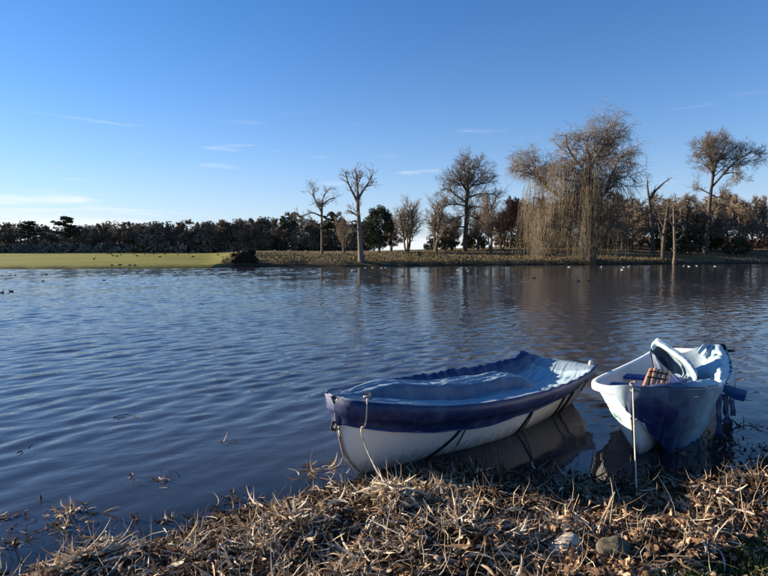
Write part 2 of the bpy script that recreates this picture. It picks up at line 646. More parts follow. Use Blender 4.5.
def grow(sets, r, start, d, length, radius, level, spec):
    """one branch and, recursively, what grows from it. sets[level] is the Tubes it goes into"""
    s = spec[level]
    n = s['n']
    p, pts, rads = Vector(start), [Vector(start)], [radius]
    d = Vector(d).normalized()
    dirs = [d.copy()]
    for i in range(n):
        d = (d + rvec(r) * s['wander'] + Vector((0, 0, s['up']))).normalized()
        p = p + d * (length / n)
        pts.append(p.copy())
        dirs.append(d.copy())
        rads.append(max(s.get('rmin', 0.01), radius * (1 - (1 - s['tip']) * (i + 1) / n)))
    sets[level].add(pts, rads, s.get('sides', 3))
    if level + 1 >= len(spec):
        return
    c = spec[level + 1]
    cnt = c['count'] if length > 0 else 0
    cnt = max(1, int(round(cnt * r.uniform(0.8, 1.2))))
    phase = r.uniform(0, 6.28)
    for k in range(cnt):
        f = c['from'] + (1 - c['from']) * (k + r.random()) / cnt
        q = min(f, 0.999) * n
        i = int(q)
        bp = pts[i].lerp(pts[i + 1], q - i)
        bd = dirs[min(i + 1, n)]
        perp = bd.orthogonal().normalized()
        perp.rotate(Matrix.Rotation(phase + k * 2.4 + r.uniform(-0.5, 0.5), 3, bd))
        a = R(r.uniform(*c['angle']))
        cd = bd * math.cos(a) + perp * math.sin(a)
        shp = c.get('shape', lambda f: 1.0)(f)
        ln = length * c['ratio'] * shp * r.uniform(0.7, 1.2)
        br = min(rads[i] * 0.8, max(s.get('rmin', 0.01), radius * c['rratio'] * (0.6 + 0.4 * shp)))
        grow(sets, r, bp, cd, ln, max(br, c.get('rmin', 0.01)), level + 1, spec)


class Tree:
    """grows into two tube sets (trunk with limbs, crown of twigs), then is scaled to its size"""
    def __init__(self, name, seed, trunk_levels=2):
        self.name, self.r = name, random.Random(seed)
        self.trunk, self.crown, self.tl = Tubes(), Tubes(), trunk_levels
        self.leaf = None

    def sets(self, n):
        return [self.trunk if i < self.tl else self.crown for i in range(n)]

    def finish(self, height_m, width_m, bark, twig, pct=99.0):
        tv, tf = self.trunk.arrays()
        vs = [tv]
        if self.crown.g:
            cv, cf = self.crown.arrays()
            vs.append(cv)
        if self.leaf is not None:
            vs.append(self.leaf[0])
        allv = np.vstack(vs)
        h = np.percentile(allv[:, 2], 99.8)
        w = np.percentile(np.abs(allv[:, 0] - 0), pct) * 2
        sc = np.array([width_m / w if width_m else height_m / h, width_m / w if width_m else height_m / h, height_m / h])
        root = empty(self.name)
        link('trunk', mesh_np('trunk', tv * sc, tf), bark, root, True)
        if self.crown.g and self.leaf is None:
            link('crown', mesh_np('crown', cv * sc, cf), twig, root)
        elif self.leaf is not None:
            lv, lf = self.leaf
            me = mesh_np('crown', lv * sc, lf)
            link('crown', me, twig, root)
            if self.crown.g:
                link('branches', mesh_np('branches', cv * sc, cf), bark, root)
        return root


def leaf_quads(centres, size, rg, flat=0.0, aspect=1.6):
    """a leaf-sized quad at every centre, turned at random"""
    n = len(centres)
    a = rg.normal(size=(n, 3))
    b = rg.normal(size=(n, 3))
    a[:, 2] *= (1 - flat)
    b[:, 2] *= (1 - flat)
    a /= np.linalg.norm(a, axis=1, keepdims=True)
    b -= a * (a * b).sum(1, keepdims=True)
    b /= np.linalg.norm(b, axis=1, keepdims=True) + 1e-9
    s = size * rg.uniform(0.5, 1.3, (n, 1))
    a, b = a * s * aspect * 0.5, b * s * 0.5
    v = np.stack([centres - a, centres + b * 0.9, centres + a, centres - b * 0.9], 1).reshape(-1, 3)
    f = np.arange(n * 4).reshape(-1, 4)
    return v, f


def clumps(rg, spots, per, spread, size, flat=0.0):
    c = np.repeat(np.array(spots)[:, :3], per, 0)
    sp = np.repeat(np.array(spots)[:, 3] if np.array(spots).shape[1] > 3 else np.ones(len(spots)), per)[:, None]
    off = rg.normal(size=c.shape)
    off /= np.linalg.norm(off, axis=1, keepdims=True)
    off *= rg.uniform(0.2, 1.0, (len(c), 1)) ** 0.5
    off[:, 2] *= (1 - flat * 0.8)
    return leaf_quads(c + off * sp * spread, size, rg, flat)


# --- prototypes -------------------------------------------------------------
dome = lambda f: 0.55 + 0.9 * math.sin(math.pi * min(1, max(0, (f - 0.1))))


def oak_like(name, seed, h, w, bark, twig, kids=(14, 9, 8, 8), up=0.05, wander=0.2, first=0.28, twig_r=0.012, trunk_r=0.030, ang=(45, 80), lratio=0.55, lev=4, fine=True):
    T = Tree(name, seed)
    spec = [dict(n=12, wander=0.06, up=0.03, tip=0.12, sides=8),
            dict(n=9, wander=wander, up=up, tip=0.22, sides=5, count=kids[0], **{'from': first}, angle=ang, ratio=lratio, rratio=0.36, shape=lambda f: 1.15 - 0.75 * f),
            dict(n=6, wander=wander * 1.1, up=up * 0.8, tip=0.3, sides=4, count=kids[1], **{'from': 0.32}, angle=(30, 65), ratio=0.45, rratio=0.45, shape=lambda f: 1.1 - 0.5 * f),
            dict(n=4, wander=wander * 1.1, up=up * 0.8, tip=0.4, sides=3, count=kids[2], **{'from': 0.15}, angle=(25, 60), ratio=0.62, rratio=0.45, rmin=twig_r * 1.3 / h),
            dict(n=3, wander=wander, up=up * 0.5, tip=0.6, sides=3, count=kids[3], **{'from': 0.1}, angle=(20, 55), ratio=0.62, rratio=0.5, rmin=twig_r / h)]
    spec = spec[:lev + 1]
    spec[-1]['rmin'] = twig_r / h
    grow(T.sets(len(spec)), T.r, (0, 0, -0.02), (0, 0, 1), 1.0, trunk_r, 0, spec)
    return T.finish(h, w, bark, twig)


def stems_tree(name, seed, h, w, bark, twig, stems=5, twig_r=0.012, spread=0.25, kids=(10, 8, 7)):
    """several upright stems from one foot, narrow vase-shaped crown"""
    T = Tree(name, seed, trunk_levels=1)
    spec = [dict(n=10, wander=0.09, up=0.06, tip=0.15, sides=5),
            dict(n=6, wander=0.12, up=0.10, tip=0.3, sides=3, count=kids[0], **{'from': 0.25}, angle=(20, 48), ratio=0.38, rratio=0.35, shape=lambda f: 1.15 - 0.5 * f, rmin=twig_r * 1.6 / h),
            dict(n=4, wander=0.14, up=0.08, tip=0.5, sides=3, count=kids[1], **{'from': 0.15}, angle=(20, 50), ratio=0.42, rratio=0.5, rmin=twig_r * 1.2 / h),
            dict(n=3, wander=0.12, up=0.06, tip=0.7, sides=3, count=kids[2], **{'from': 0.1}, angle=(18, 45), ratio=0.5, rratio=0.5, rmin=twig_r / h)]
    for k in range(stems):
        a = k * 6.28 / stems + T.r.uniform(-0.4, 0.4)
        s = spread * T.r.uniform(0.3, 1.0)
        grow(T.sets(4), T.r, (0.012 * math.cos(a), 0.012 * math.sin(a), -0.02), (math.cos(a) * s, math.sin(a) * s, 1), T.r.uniform(0.75, 1.0), 0.017, 0, spec)
    return T.finish(h, w, bark, twig)


def evergreen(name, seed, h, w, bark, leaf, style='oval', n=70, per=70, leaf_size=0.35):
    rg = np.random.default_rng(seed)
    r = random.Random(seed)
    T = Tree(name, seed)
    spots = []
    if style == 'cedar':                          # flat plates of foliage on level limbs
        T.trunk.add([(0, 0, -0.3), (0.02 * h, 0, h * 0.5), (0, 0, h * 0.97)], [0.035 * h, 0.025 * h, 0.006 * h], 6)
        for k in range(n // 7):
            z = h * (0.45 + 0.53 * (k + r.random()) / (n // 7))
            L = w * 0.5 * (1.1 - 0.75 * ((z / h - 0.45) / 0.55)) * r.uniform(0.6, 1.0)
            a = r.uniform(0, 6.28)
            e = Vector((math.cos(a) * L, math.sin(a) * L, z + 0.04 * h))
            T.crown.add([(0, 0, z), tuple(Vector((0, 0, z)).lerp(e, 0.5) - Vector((0, 0, 0.01 * h))), tuple(e)], [0.012 * h, 0.008 * h, 0.003 * h], 3)
            for q in range(7):
                f = 0.3 + 0.7 * q / 6
                spots.append((math.cos(a) * L * f + r.gauss(0, 0.06 * w), math.sin(a) * L * f + r.gauss(0, 0.06 * w), z + 0.04 * h * f, r.uniform(0.6, 1.2)))
        T.leaf = clumps(rg, spots, per, 0.085 * w, leaf_size, flat=0.75)
    elif style == 'pine':                         # bare stem, domed head
        T.trunk.add([(0, 0, -0.3), (0.015 * h, 0, h * 0.4), (-0.01 * h, 0, h * 0.9)], [0.03 * h, 0.024 * h, 0.01 * h], 6)
        for k in range(n):
            a, rr = r.uniform(0, 6.28), math.sqrt(r.random()) * w * 0.5
            z = h * (0.62 + 0.36 * r.random()) * (1 - 0.18 * (rr / (w * 0.5)) ** 2)
            spots.append((math.cos(a) * rr, math.sin(a) * rr, z, r.uniform(0.6, 1.2)))
            if k % 5 == 0:
                T.crown.add([(0, 0, z * 0.8), (math.cos(a) * rr * 0.5, math.sin(a) * rr * 0.5, z * 0.92), (math.cos(a) * rr, math.sin(a) * rr, z)], [0.010 * h, 0.007 * h, 0.003 * h], 3)
        T.leaf = clumps(rg, spots, per, 0.11 * w, leaf_size, flat=0.4)
    else:                                         # dense crown down to low limbs
        T.trunk.add([(0, 0, -0.3), (0.01 * h, 0, h * 0.3), (-0.01 * h, 0, h * 0.85)], [0.032 * h, 0.024 * h, 0.006 * h], 6)
        for k in range(n):
            a = r.uniform(0, 6.28)
            zf = r.random()
            prof = math.sin(math.pi * min(1, 0.12 + 0.86 * zf) ** 0.8) ** 0.6
            rr = (0.35 + 0.65 * math.sqrt(r.random())) * w * 0.5 * prof
            z = h * (0.14 + 0.83 * zf)
            spots.append((math.cos(a) * rr, math.sin(a) * rr, z, r.uniform(0.5, 1.3)))
            if k % 6 == 0:
                T.crown.add([(0, 0, z * 0.8), (math.cos(a) * rr * 0.6, math.sin(a) * rr * 0.6, z * 0.92), (math.cos(a) * rr, math.sin(a) * rr, z)], [0.010 * h, 0.007 * h, 0.003 * h], 3)
        T.leaf = clumps(rg, spots, per, 0.13 * w, leaf_size)
    sc = T.finish(h, w, bark, leaf, 99.5)
    return sc


def traced(name, seed, D, base, limbs, spec, bark, twig, twig_levels=1, depth=0.35):
    """limbs given as rows of (px, py, radius in m) in the photograph, standing at the distance D, each with its own depth"""
    T = Tree(name, seed, trunk_levels=twig_levels)
    r = T.r
    k = D / FPX
    done = []
    for li, limb in enumerate(limbs):
        pts, rr = [], []
        y0 = 0.0
        if done:
            ax, az_ = (limb[0][0] - base[0]) * k, (base[1] - limb[0][1]) * k
            y0 = min(done, key=lambda q: (q[0] - ax) ** 2 + (q[2] - az_) ** 2)[1]
        dy0 = r.uniform(-1, 1) * depth if li else 0.0
        dy1 = r.uniform(-1, 1) * depth if li else 0.0
        n = len(limb)
        L = 0
        q0 = limb[0]
        for i, (u, v, rad_) in enumerate(limb):
            x, z = (u - base[0]) * k, (base[1] - v) * k
            run = math.hypot(u - q0[0], v - q0[1]) * k
            pts.append((x, y0 + dy1 * run, z))
            rr.append(rad_)
        m = max(5, 2 * n)
        sm = smooth_line(pts, m)
        done += [tuple(q) for q in sm]
        rs = np.interp(np.linspace(0, 1, m), np.linspace(0, 1, n), rr)
        T.trunk.add([tuple(p) for p in sm], list(rs), 7 if max(rr) > 0.2 else 5)
        # what grows from the limb
        if spec:
            c = spec[0]
            start = c.get('skip', 0.0) if li else c.get('skip_trunk', 0.6)
            ln = sum(np.linalg.norm(sm[i + 1] - sm[i]) for i in range(m - 1))
            cnt = max(2, int(c['density'] * ln))
            for j in range(cnt):
                f = start + (1 - start) * (j + r.random()) / cnt
                q = min(f, 0.999) * (m - 1)
                i = int(q)
                bp = Vector(sm[i]).lerp(Vector(sm[i + 1]), q - i)
                bd = Vector(sm[i + 1] - sm[i]).normalized()
                perp = bd.orthogonal().normalized()
                perp.rotate(Matrix.Rotation(r.uniform(0, 6.28), 3, bd))
                a = R(r.uniform(*c['angle']))
                grow([T.trunk] * 0 + [T.crown] * len(spec), r, bp, bd * math.cos(a) + perp * math.sin(a), c['len'] * r.uniform(0.5, 1.3) * (1.1 - 0.35 * f), min(rs[i] * 0.6, c['rad']), 0, spec)
    tv, tf = T.trunk.arrays()
    root = empty(name)
    link('trunk', mesh_np('trunk', tv, tf), bark, root, True)
    if T.crown.g:
        cv, cf = T.crown.arrays()
        link('crown', mesh_np('crown', cv, cf), twig, root)
    return root


def put(o, u, d, label, group=None, cat='tree', rz=0.0, s=1.0, dz=-0.05):
    o.location = on_ground(u, d) + Vector((0, 0, dz))
    o.rotation_euler = (0, 0, rz)
    o.scale = (s, s, s) if isinstance(s, (int, float)) else s
    tag(o, label, cat, group)
    return o


def px(h, d):
    return h * d / FPX


# dead tree on the far bank
dead_spec = [dict(n=4, wander=0.25, up=0.08, tip=0.4, sides=3, density=2.2, angle=(25, 75), len=1.3, rad=0.07, rmin=0.024, skip=0.15, skip_trunk=0.45),
             dict(n=3, wander=0.25, up=0.05, tip=0.5, sides=3, count=4, **{'from': 0.2}, angle=(25, 60), ratio=0.55, rratio=0.6, rmin=0.014),
             dict(n=2, wander=0.2, up=0.05, tip=0.6, sides=3, count=2, **{'from': 0.2}, angle=(25, 60), ratio=0.5, rratio=0.6, rmin=0.010)]
dead = traced('dead_tree', 3, 86, (362, 263), [
    [(362, 264, 0.72), (361, 258, 0.46), (360, 240, 0.37), (359, 222, 0.31), (358, 208, 0.25), (358, 195, 0.19), (357, 183, 0.12), (356, 172, 0.05)],
    [(358, 205, 0.22), (354, 197, 0.19), (350, 189, 0.13), (347, 180, 0.09), (346, 175, 0.05)],
    [(358, 202, 0.2), (363, 194, 0.16), (368, 187, 0.12), (372, 180, 0.08), (373, 175, 0.04)],
    [(366, 190, 0.10), (371, 188, 0.08), (374, 184, 0.04)],
    [(358, 218, 0.16), (352, 214, 0.13), (347, 212, 0.07)],
    [(360, 224, 0.24), (356, 223, 0.19), (352, 223, 0.1)],
    [(357, 190, 0.13), (360, 181, 0.10), (362, 173, 0.05)],
    [(357, 184, 0.10), (353, 178, 0.07), (352, 173, 0.04)],
    [(359, 233, 0.12), (354, 230, 0.09), (349, 233, 0.05), (345, 240, 0.03)],
], dead_spec, M['bark_pale'], M['twig_grey'])
put(dead, 362, 86, 'pale dead tree with stubby broken branches standing at the water edge')

bare_spec = [dict(n=5, wander=0.28, up=0.06, tip=0.3, sides=3, density=1.8, angle=(25, 70), len=1.9, rad=0.06, rmin=0.022, skip=0.25, skip_trunk=0.8),
             dict(n=4, wander=0.25, up=0.03, tip=0.5, sides=3, count=5, **{'from': 0.2}, angle=(25, 60), ratio=0.5, rratio=0.6, rmin=0.015),
             dict(n=2, wander=0.2, up=0.0, tip=0.6, sides=3, count=4, **{'from': 0.1}, angle=(25, 60), ratio=0.55, rratio=0.6, rmin=0.012)]
t2 = traced('bare_tree', 8, 106, (322, 248), [
    [(322, 249, 0.30), (322, 235, 0.22), (322, 215, 0.21), (322, 203, 0.24), (322, 199, 0.23)],
    [(322, 200, 0.22), (323, 192, 0.16), (326, 186, 0.10), (330, 181, 0.05)],
    [(322, 206, 0.18), (317, 196, 0.13), (314, 188, 0.08), (316, 182, 0.04)],
    [(323, 198, 0.15), (329, 193, 0.11), (335, 191, 0.05)],
    [(322, 210, 0.17), (313, 206, 0.13), (305, 208, 0.10), (299, 213, 0.05)],
    [(321, 222, 0.13), (312, 215, 0.10), (304, 212, 0.07), (297, 206, 0.04)],
    [(316, 192, 0.08), (311, 187, 0.05), (307, 184, 0.03)],
], bare_spec, M['bark'], M['twig_grey'])
put(t2, 322, 106, 'slender bare tree with sparse twisted crown in front of the dark wood')

# weeping willow: tall twisted head, curtains of hanging shoots on the water side
will_up = [dict(n=6, wander=0.30, up=0.05, tip=0.3, sides=3, density=2.3, angle=(30, 80), len=3.9, rad=0.09, rmin=0.03, skip=0.12, skip_trunk=0.6),
           dict(n=5, wander=0.26, up=-0.02, tip=0.45, sides=3, count=7, **{'from': 0.15}, angle=(25, 65), ratio=0.5, rratio=0.55, rmin=0.019),
           dict(n=3, wander=0.16, up=-0.34, tip=0.6, sides=3, count=8, **{'from': 0.1}, angle=(20, 70), ratio=0.75, rratio=0.55, rmin=0.013)]
WD = 98
willow = traced('willow_tree', 21, WD, (590, 263), [
    [(591, 265, 1.0), (591, 250, 0.85), (591, 235, 0.8), (590, 220, 0.72), (588, 205, 0.6), (587, 195, 0.48)],
    [(588, 203, 0.42), (586, 190, 0.36), (588, 176, 0.3), (594, 163, 0.24), (602, 152, 0.18), (610, 142, 0.11), (614, 133, 0.05)],
    [(588, 182, 0.28), (580, 172, 0.22), (571, 164, 0.18), (563, 153, 0.12), (560, 142, 0.05)],
    [(587, 190, 0.28), (578, 184, 0.22), (568, 183, 0.16), (559, 176, 0.11), (553, 166, 0.05)],
    [(592, 210, 0.42), (599, 204, 0.36), (606, 197, 0.30), (613, 188, 0.26), (618, 178, 0.2), (625, 167, 0.15), (632, 157, 0.1), (639, 149, 0.05)],
    [(615, 184, 0.2), (621, 182, 0.15), (628, 179, 0.1), (634, 175, 0.05)],
    [(591, 170, 0.2), (586, 160, 0.15), (583, 149, 0.1), (586, 138, 0.05)],
    [(596, 160, 0.18), (603, 161, 0.13), (611, 156, 0.09), (620, 148, 0.05)],
    [(590, 222, 0.42), (578, 210, 0.34), (566, 200, 0.3), (556, 190, 0.24), (548, 180, 0.2), (541, 170, 0.15), (534, 163, 0.1), (527, 160, 0.05)],
    [(548, 180, 0.13), (545, 168, 0.1), (540, 156, 0.05)],
    [(578, 211, 0.22), (568, 212, 0.18), (556, 212, 0.14), (546, 216, 0.08)],
    [(591, 228, 0.3), (601, 220, 0.24), (611, 221, 0.18), (620, 226, 0.1)],
    [(590, 232, 0.26), (579, 226, 0.2), (567, 226, 0.15), (555, 232, 0.08)],
    [(604, 150, 0.12), (600, 140, 0.08), (602, 131, 0.04)],
    [(624, 168, 0.11), (630, 167, 0.08), (636, 163, 0.04)],
], will_up, M['bark_dark'], M['twig'], depth=0.6)
# the hanging curtains
ct = Tubes()
wr_ = random.Random(77)
kk = WD / FPX
hanks = [(wr_.uniform(528, 598), wr_.uniform(-5, 5), wr_.choice([-34, -24, -12, -6, 0, 8, 18, 28]) + wr_.uniform(-4, 4), wr_.choice([0, 0, 3, 8, 16, 26, 36])) for k in range(84)]
for i in range(1450):
    hk = wr_.choice(hanks)
    u = hk[0] + wr_.gauss(0, 1.8) if i % 5 else wr_.uniform(598, 630)
    if u < 604 and i % 5:
        f = min(1.0, max(0.0, (u - 531) / 67))
        top = 263 - (28 + 40 * math.sin(math.pi * min(1, 0.12 + 0.7 * f))) + hk[2] + wr_.uniform(-5, 14)
        end = 263 - hk[3] - wr_.choice([2, 2, 3, 6, 12]) * wr_.uniform(0.6, 1.4)
    else:
        top = wr_.uniform(178, 250)
        end = top + wr_.uniform(12, 34)
    end = min(end, 262)
    if end < top + 6:
        continue
    x = (u - 590) * kk
    y = hk[1] + wr_.gauss(0, 0.4) if i % 5 else wr_.uniform(-3.5, 3.5)
    z0, z1 = (263 - top) * kk, (263 - end) * kk
    pts = []
    lean = wr_.gauss(0, 0.10) - 0.03
    for q in range(6):
        g = q / 5
        pts.append((x + lean * (z0 - z1) * g + 0.35 * math.sin(g * 2.6) * (-1 if u < 570 else 0.4) + wr_.gauss(0, 0.10) * g, y + wr_.gauss(0, 0.08) * g, z0 + (z1 - z0) * g))
    ct.add(pts, [0.024 - 0.014 * q / 5 for q in range(6)], 3)
    if i % 14 == 0:                               # the bough it hangs from
        e = Vector(pts[0])
        ct.add([(0.25 * x, 0.2 * y, z0 * 0.75), tuple(Vector((0.65 * x, 0.6 * y, z0 * 1.05))), tuple(e)], [0.07, 0.05, 0.025], 3)
ct.build('hanging_shoots', M['twig_willow'], willow, smooth=False)
put(willow, 590, WD, 'huge weeping willow with hanging straw-coloured shoots over the far bank')

# broken snags right of the willow
snag_spec = [dict(n=3, wander=0.3, up=0.08, tip=0.4, sides=3, density=0.7, angle=(35, 80), len=1.2, rad=0.06, rmin=0.02, skip=0.2, skip_trunk=0.2),
             dict(n=3, wander=0.25, up=0.05, tip=0.5, sides=3, count=3, **{'from': 0.2}, angle=(25, 60), ratio=0.6, rratio=0.6, rmin=0.014)]
snag = traced('broken_snag', 5, 122, (653, 247), [
    [(653, 248, 0.45), (652, 230, 0.38), (650, 212, 0.36), (648, 196, 0.30), (646, 184, 0.20), (645, 171, 0.05)],
    [(648, 195, 0.33), (652, 187, 0.26), (657, 181, 0.2), (663, 176, 0.12), (669, 172, 0.05)],
    [(649, 192, 0.2), (652, 184, 0.12), (653, 180, 0.05)],
], snag_spec, M['bark_dark'], M['twig_dark'])
put(snag, 653, 122, 'broken-topped snag with two bare prongs right of the willow')
snag2 = traced('broken_snag', 6, 104, (664, 255), [
    [(663, 256, 0.42), (663, 240, 0.34), (664, 225, 0.33), (666, 208, 0.26), (667, 194, 0.10)],
    [(663, 232, 0.2), (658, 226, 0.15), (655, 218, 0.06)],
    [(665, 215, 0.2), (670, 208, 0.14), (673, 200, 0.06)],
    [(664, 224, 0.2), (660, 216, 0.13), (659, 208, 0.06)],
], snag_spec, M['bark_dark'], M['twig_dark'])
put(snag2, 664, 104, 'knobbly dark snag standing between two other dead trunks')
snag3 = traced('broken_snag', 9, 101, (674, 261), [
    [(674, 262, 0.36), (675, 250, 0.27), (674, 235, 0.23), (673, 218, 0.19), (672, 202, 0.07)],
    [(674, 238, 0.16), (680, 233, 0.12), (684, 224, 0.05)],
    [(673, 222, 0.14), (668, 216, 0.09), (667, 209, 0.04)],
], snag_spec, M['bark'], M['twig_grey'])
put(snag3, 674, 101, 'thin dead trunk nearest the bank, right of the knobbly snag')

# living trees of the right group, from prototypes
oak_spec = [dict(n=6, wander=0.26, up=0.04, tip=0.3, sides=3, density=2.5, angle=(25, 75), len=2.7, rad=0.08, rmin=0.024, skip=0.12, skip_trunk=0.30),
            dict(n=4, wander=0.24, up=0.03, tip=0.45, sides=3, count=7, **{'from': 0.2}, angle=(25, 65), ratio=0.5, rratio=0.55, rmin=0.016),
            dict(n=2, wander=0.2, up=0.02, tip=0.6, sides=3, count=7, **{'from': 0.15}, angle=(20, 60), ratio=0.6, rratio=0.55, rmin=0.011)]
oak = traced('oak_tree', 12, 125, (466, 245), [
    [(466, 246, 0.62), (466, 232, 0.52), (467, 215, 0.48), (467, 200, 0.44), (468, 184, 0.36), (469, 170, 0.2), (470, 157, 0.06)],
    [(466, 221, 0.2), (459, 220, 0.17), (453, 223, 0.13), (442, 232, 0.06)],
    [(467, 209, 0.18), (458, 211, 0.14), (448, 216, 0.06)],
    [(467, 196, 0.22), (457, 190, 0.16), (449, 184, 0.11), (441, 185, 0.05)],
    [(467, 200, 0.18), (455, 198, 0.13), (443, 200, 0.05)],
    [(467, 186, 0.2), (459, 175, 0.14), (450, 167, 0.05)],
    [(468, 180, 0.18), (463, 165, 0.11), (461, 156, 0.05)],
    [(468, 192, 0.22), (476, 189, 0.16), (487, 189, 0.1), (495, 192, 0.04)],
    [(468, 184, 0.2), (478, 174, 0.14), (489, 165, 0.05)],
    [(469, 177, 0.18), (475, 165, 0.11), (480, 156, 0.04)],
    [(467, 203, 0.18), (477, 200, 0.13), (490, 202, 0.05)],
    [(467, 209, 0.18), (476, 211, 0.13), (487, 219, 0.05)],
    [(466, 223, 0.15), (472, 223, 0.11), (479, 229, 0.05)],
    [(468, 188, 0.2), (464, 180, 0.15), (456, 178, 0.1), (446, 175, 0.04)],
    [(468, 186, 0.2), (472, 180, 0.15), (482, 179, 0.1), (492, 177, 0.04)],
], oak_spec, M['bark_dark'], M['twig_dark'], depth=0.9)
put(oak, 465, 125, 'tall bare oak with broad domed crown standing alone above its neighbours')
tall_spec = [dict(n=5, wander=0.28, up=0.05, tip=0.3, sides=3, density=2.3, angle=(25, 80), len=2.6, rad=0.07, rmin=0.024, skip=0.2, skip_trunk=0.66),
             dict(n=4, wander=0.26, up=0.03, tip=0.45, sides=3, count=7, **{'from': 0.2}, angle=(25, 65), ratio=0.5, rratio=0.55, rmin=0.017),
             dict(n=2, wander=0.2, up=0.02, tip=0.6, sides=3, count=8, **{'from': 0.15}, angle=(20, 60), ratio=0.55, rratio=0.55, rmin=0.012)]
tall = traced('tall_tree', 31, 124, (706, 247), [
    [(705, 248, 0.5), (706, 230, 0.44), (707, 212, 0.4), (708, 193, 0.36), (710, 169, 0.24), (708, 152, 0.14), (705, 139, 0.04)],
    [(710, 180, 0.24), (719, 166, 0.2), (727, 156, 0.14), (737, 149, 0.09), (744, 147, 0.04)],
    [(710, 176, 0.22), (714, 159, 0.16), (720, 147, 0.1), (725, 137, 0.04)],
    [(709, 158, 0.16), (700, 148, 0.11), (690, 144, 0.07), (683, 147, 0.04)],
    [(708, 159, 0.14), (710, 144, 0.09), (714, 134, 0.04)],
    [(717, 169, 0.15), (730, 166, 0.11), (739, 167, 0.07), (745, 172, 0.04)],
    [(707, 187, 0.16), (702, 182, 0.12), (699, 180, 0.05)],
    [(709, 188, 0.16), (720, 190, 0.11), (730, 185, 0.05)],
    [(709, 166, 0.14), (701, 160, 0.1), (692, 157, 0.05)],
    [(722, 161, 0.12), (732, 158, 0.08), (741, 157, 0.04)],
    [(714, 158, 0.11), (724, 149, 0.08), (734, 141, 0.04)],
    [(708, 150, 0.11), (699, 141, 0.08), (694, 135, 0.04)],
    [(713, 163, 0.12), (716, 150, 0.09), (717, 140, 0.06), (720, 132, 0.03)],
    [(712, 170, 0.12), (722, 160, 0.09), (731, 150, 0.06), (735, 143, 0.03)],
], tall_spec, M['bark_dark'], M['twig_dark'], depth=0.8)
put(tall, 706, 124, 'very tall tree with high spreading crown on a long bare trunk')

stA = stems_tree('stemmed_tree', 41, px(55, 122), px(32, 122), M['bark'], M['twig'], stems=5, spread=0.32)
put(stA, 407, 122, 'bare vase-shaped tree with several stems between the evergreen and the gap', 'bare trees left of the oak')
stB = stems_tree('stemmed_tree', 42, px(57, 126), px(26, 126), M['bark'], M['twig'], stems=4, spread=0.2)
put(stB, 436, 126, 'narrow bare tree close to the left side of the oak', 'bare trees left of the oak')
stC = stems_tree('stemmed_tree', 43, px(62, 118), px(30, 118), M['bark'], M['twig'], stems=4, spread=0.22)
put(stC, 491, 118, 'narrow upright bare tree close to the right side of the oak', 'bare trees right of the oak')
c = put(copy_tree(stB), 391, 132, 'small bare tree partly hidden behind the dark evergreen', 'bare trees left of the oak', rz=1.2, s=0.72)
c = put(copy_tree(stA), 452, 138, 'bare tree directly behind the left half of the oak', 'bare trees behind the oak', rz=2.0, s=0.8)
c = put(copy_tree(stB), 478, 136, 'bare tree directly behind the right half of the oak', 'bare trees behind the oak', rz=0.7, s=0.85)
c = put(copy_tree(stC), 766, 150, 'pale bare tree at the far end of the grove beside the open slope', 'bare trees of the right grove', rz=0.4, s=1.02)
c = put(copy_tree(stA), 502, 126, 'bare tree between the oak and the brown-leaved tree', 'bare trees right of the oak', rz=2.7, s=0.8)
c = put(copy_tree(stC), 344, 118, 'thin bare tree left of the pale dead tree', None, rz=1.9, s=0.6)

ever = evergreen('evergreen_tree', 51, px(46, 118), px(33, 118), M['bark_dark'], M['leaf_evergreen'], 'oval', n=130, per=130, leaf_size=0.21)
put(ever, 379, 118, 'dense dark evergreen tree right of the pale dead tree')

# brown-leaved trees
def leafy(name, seed, h, w, n=70, per=60):
    return evergreen(name, seed, h, w, M['bark_dark'], M['leaf_brown'], 'oval', n=n, per=per, leaf_size=0.20)


br = oak_like('beech_tree', 61, px(55, 120), px(40, 120), M['bark_dark'], M['twig_red'], kids=(16, 9, 6, 5), up=0.08, first=0.2, twig_r=0.016, lratio=0.6)
put(br, 519, 120, 'reddish brown round tree left of the willow')
c = put(copy_tree(br), 538, 128, 'reddish brown tree half hidden behind the left side of the willow', None, rz=2.1, s=0.95)

